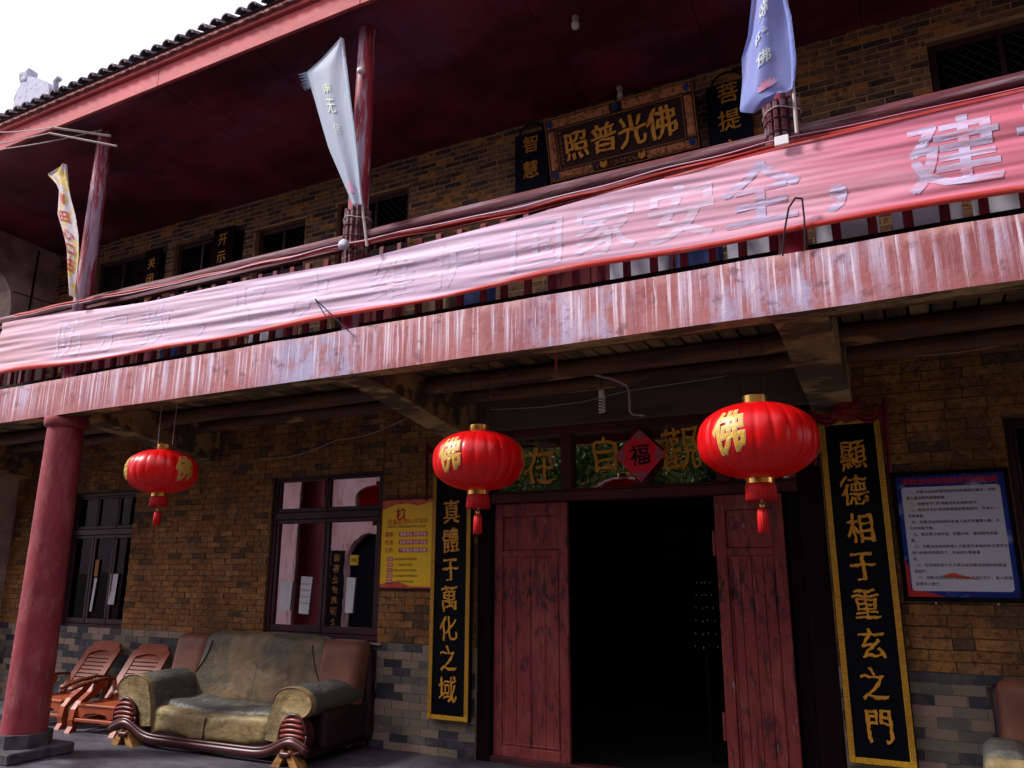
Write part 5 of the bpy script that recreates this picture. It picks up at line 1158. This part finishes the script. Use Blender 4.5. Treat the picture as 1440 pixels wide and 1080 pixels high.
# ornament on the neighbouring roof ridge, far upper left
NB = thing('neighbour_hall', 'pale roof ridge ornament of a neighbouring hall above the tiled eave', 'building', (-18.1, 9.5, 0))
ob('wall', B().box(-3, 3, 0, 5, 0, 9.6), M['pinkwall'], NB)
rfn = ob('roof', B().prism([(-1, 9.2), (2.5, 12.25), (6, 9.2), (6, 9.5), (2.5, 12.55), (-1, 9.5)], 'x', -3.4, 3.4), M['rooftile'], NB)
NB2 = B()
NB2.prism([(-.75, 0), (-.62, .75), (-.42, .95), (-.2, 1.0), (.2, .85), (.75, .55), (.9, .3), (.85, 0)], 'y', -.12, .12)
ob('ridge_ornament', NB2, M['ornament'], rfn, loc=(0.05, 0, 12.4 - 0)).scale = (.9, 1, .95)
ob('finial', B().rbox(-.18, .18, -.15, .15, 0, .42, .1, 5, warp=lambda p: p + Vector((0, 0, 0)) + .05 * noise.noise_vector(p * 5)), M['ornament'], rfn, smooth='all', loc=(-.32, 0, 13.2))
ob('scroll', B().tube([(-.7, 0, 12.9), (-.62, 0, 13.15), (-.35, 0, 13.22), (.15, 0, 13.1), (.6, 0, 12.8), (.95, 0, 12.55), (.85, 0, 12.95), (1.0, 0, 13.02)], .07, 8), M['ornament'], rfn, smooth='all')

# ------------------------------------------------------------------ across the courtyard: gatehouse and trees (seen in the glass)
GH = thing('gatehouse', 'pink plastered gatehouse with arched doorway mirrored in the window glass', 'building', (-14, -3.2, 0))
gb = B()
def arch_wall(x0, x1, ax, aw, ah, z1, y0, y1):
    b = B(); b.box(x0, ax - aw / 2, y0, y1, 0, z1); b.box(ax + aw / 2, x1, y0, y1, 0, z1)
    arc = [(ax + aw / 2 * math.cos(R(180 - 180 * k / 14)), ah + aw / 2 * math.sin(R(180 - 180 * k / 14))) for k in range(15)]
    b.prism(arc[::1] + [(ax + aw / 2, z1), (ax - aw / 2, z1)], 'y', y0, y1); return b
aw = arch_wall(-4.6, 3.2, 1.75, 1.5, 1.75, 4.8, -.2, 0)
ob('wall', aw, M['pinkwall'], GH)
ob('pillar_shadow', B().box(-.2, .3, 0, .18, 0, 4.8), M['darkwood'], GH); ob('pillar_shadow', B().box(-4.3, -3.9, 0, .25, 0, 4.8), M['darkwood'], GH)  # near-black boxes stand for dark pillar shadows on the pink wall
ob('sign_board', B().box(.55, .98, .02, .07, .2, 2.1), M['black'], GH)
for k in range(7): put_char('香客止步清淨之'[k], 'gold_dull', GH, (.765, .075, 1.9 - k * .26), .2, rot=Matrix(((-1, 0, 0), (0, 0, 1), (0, 1, 0))), ext=.01)
ob('door', B().box(.9, 2.6, -.5, -.21, 0, 2.7), M['black'], GH)
ob('roof', B().prism([(-2.6, 4.6), (-.9, 5.7), (.8, 4.8), (.8, 4.95), (-.9, 5.85), (-2.6, 4.75)], 'x', -5, 3.5), M['rooftile'], GH)

def tree(x, y, h, cr, label, seed):
    rr = random.Random(seed); t = thing('broadleaf_tree', label, 'tree', (x, y, 0), group='trees across the courtyard')
    b = B(); b.tube([(0, 0, 0), (.08, .05, h * .25), (-.05, .1, h * .5), (.1, 0, h * .8)], [.22, .17, .12, .04], 10); tips = []
    for k in range(9):
        a = rr.uniform(0, 6.28); z0 = h * rr.uniform(.28, .7); ln = cr * rr.uniform(.5, .95); e_ = (ln * math.cos(a), ln * math.sin(a), z0 + ln * rr.uniform(.3, .9))
        b.tube([(0, .05, z0), (e_[0] * .5, e_[1] * .5, z0 + (e_[2] - z0) * .6), e_], [.07, .045, .015], 6); tips.append(e_)
    ob('trunk', b, M['bark'], t, smooth=True)
    cl = B()
    clumps = [(Vector(e_), rr.uniform(.5, .95)) for e_ in tips] + [(Vector((rr.gauss(0, cr * .42), rr.gauss(0, cr * .42), h * rr.uniform(.35, 1.0))), rr.uniform(.4, .8)) for _ in range(26)]
    for c, r in clumps:
        for _ in range(260):
            d = Vector((rr.gauss(0, 1), rr.gauss(0, 1), rr.gauss(0, .8))).normalized() * r * rr.random() ** .4
            p = c + d; n1 = Vector((rr.gauss(0, 1), rr.gauss(0, 1), rr.gauss(0, 1))).normalized(); n2 = n1.orthogonal().normalized(); s = rr.uniform(.06, .12)
            cl.add([p - n1 * s, p + n2 * s * .45, p + n1 * s, p - n2 * s * .45], [(0, 1, 2, 3)])
    me = bpy.data.meshes.new('crown'); me.from_pydata(cl.v, [], cl.f); me.materials.append(M['leaf']); link('crown', me, t)
for i, (x, y, h, c, lb) in enumerate(((-7.6, -6.2, 5.2, 2.0, 'leafy tree mirrored in the transom glass left of the red diamond'), (-4.2, -6.6, 5.0, 2.1, 'leafy tree mirrored in the transom glass right of the red diamond'), (-10.6, -7.5, 5.0, 2.0, 'small leafy tree mirrored at the left end of the transom glass'), (-1.2, -8.5, 5.5, 2.2, 'tree across the courtyard behind the viewer'))):
    tree(x, y, h, c, lb, 40 + i)
# an unseen wing, added to keep sky light off the right of the porch
SW = thing('added_shade_wing', 'unseen brick wing added to shade the right side of the porch', 'building', (4.0, 0, 0))
ob('wall', B().box(0, 6, -9, 3.9, 0, 7.5), M['brick'], SW)
ob('roof', B().prism([(-.8, 7.2), (3, 9.3), (7, 7.2), (7, 7.4), (3, 9.5), (-.8, 7.4)], 'y', -9.5, 4.0), M['rooftile'], SW)
MH = thing('added_shade_hall', 'unseen tiled hall added across the courtyard to block low sky light', 'building', (2, -11, 0))  # out-of-view hall, added to cut low sky light and darken the porch
ob('wall', B().box(-15, 12, -8, 0, 0, 7.5), M['brick'], MH)
ob('roof', B().prism([(-10, 6.9), (-4, 11.5), (2, 6.9), (2, 7.15), (-4, 11.8), (-10, 7.15)], 'x', -16, 13), M['rooftile'], MH)
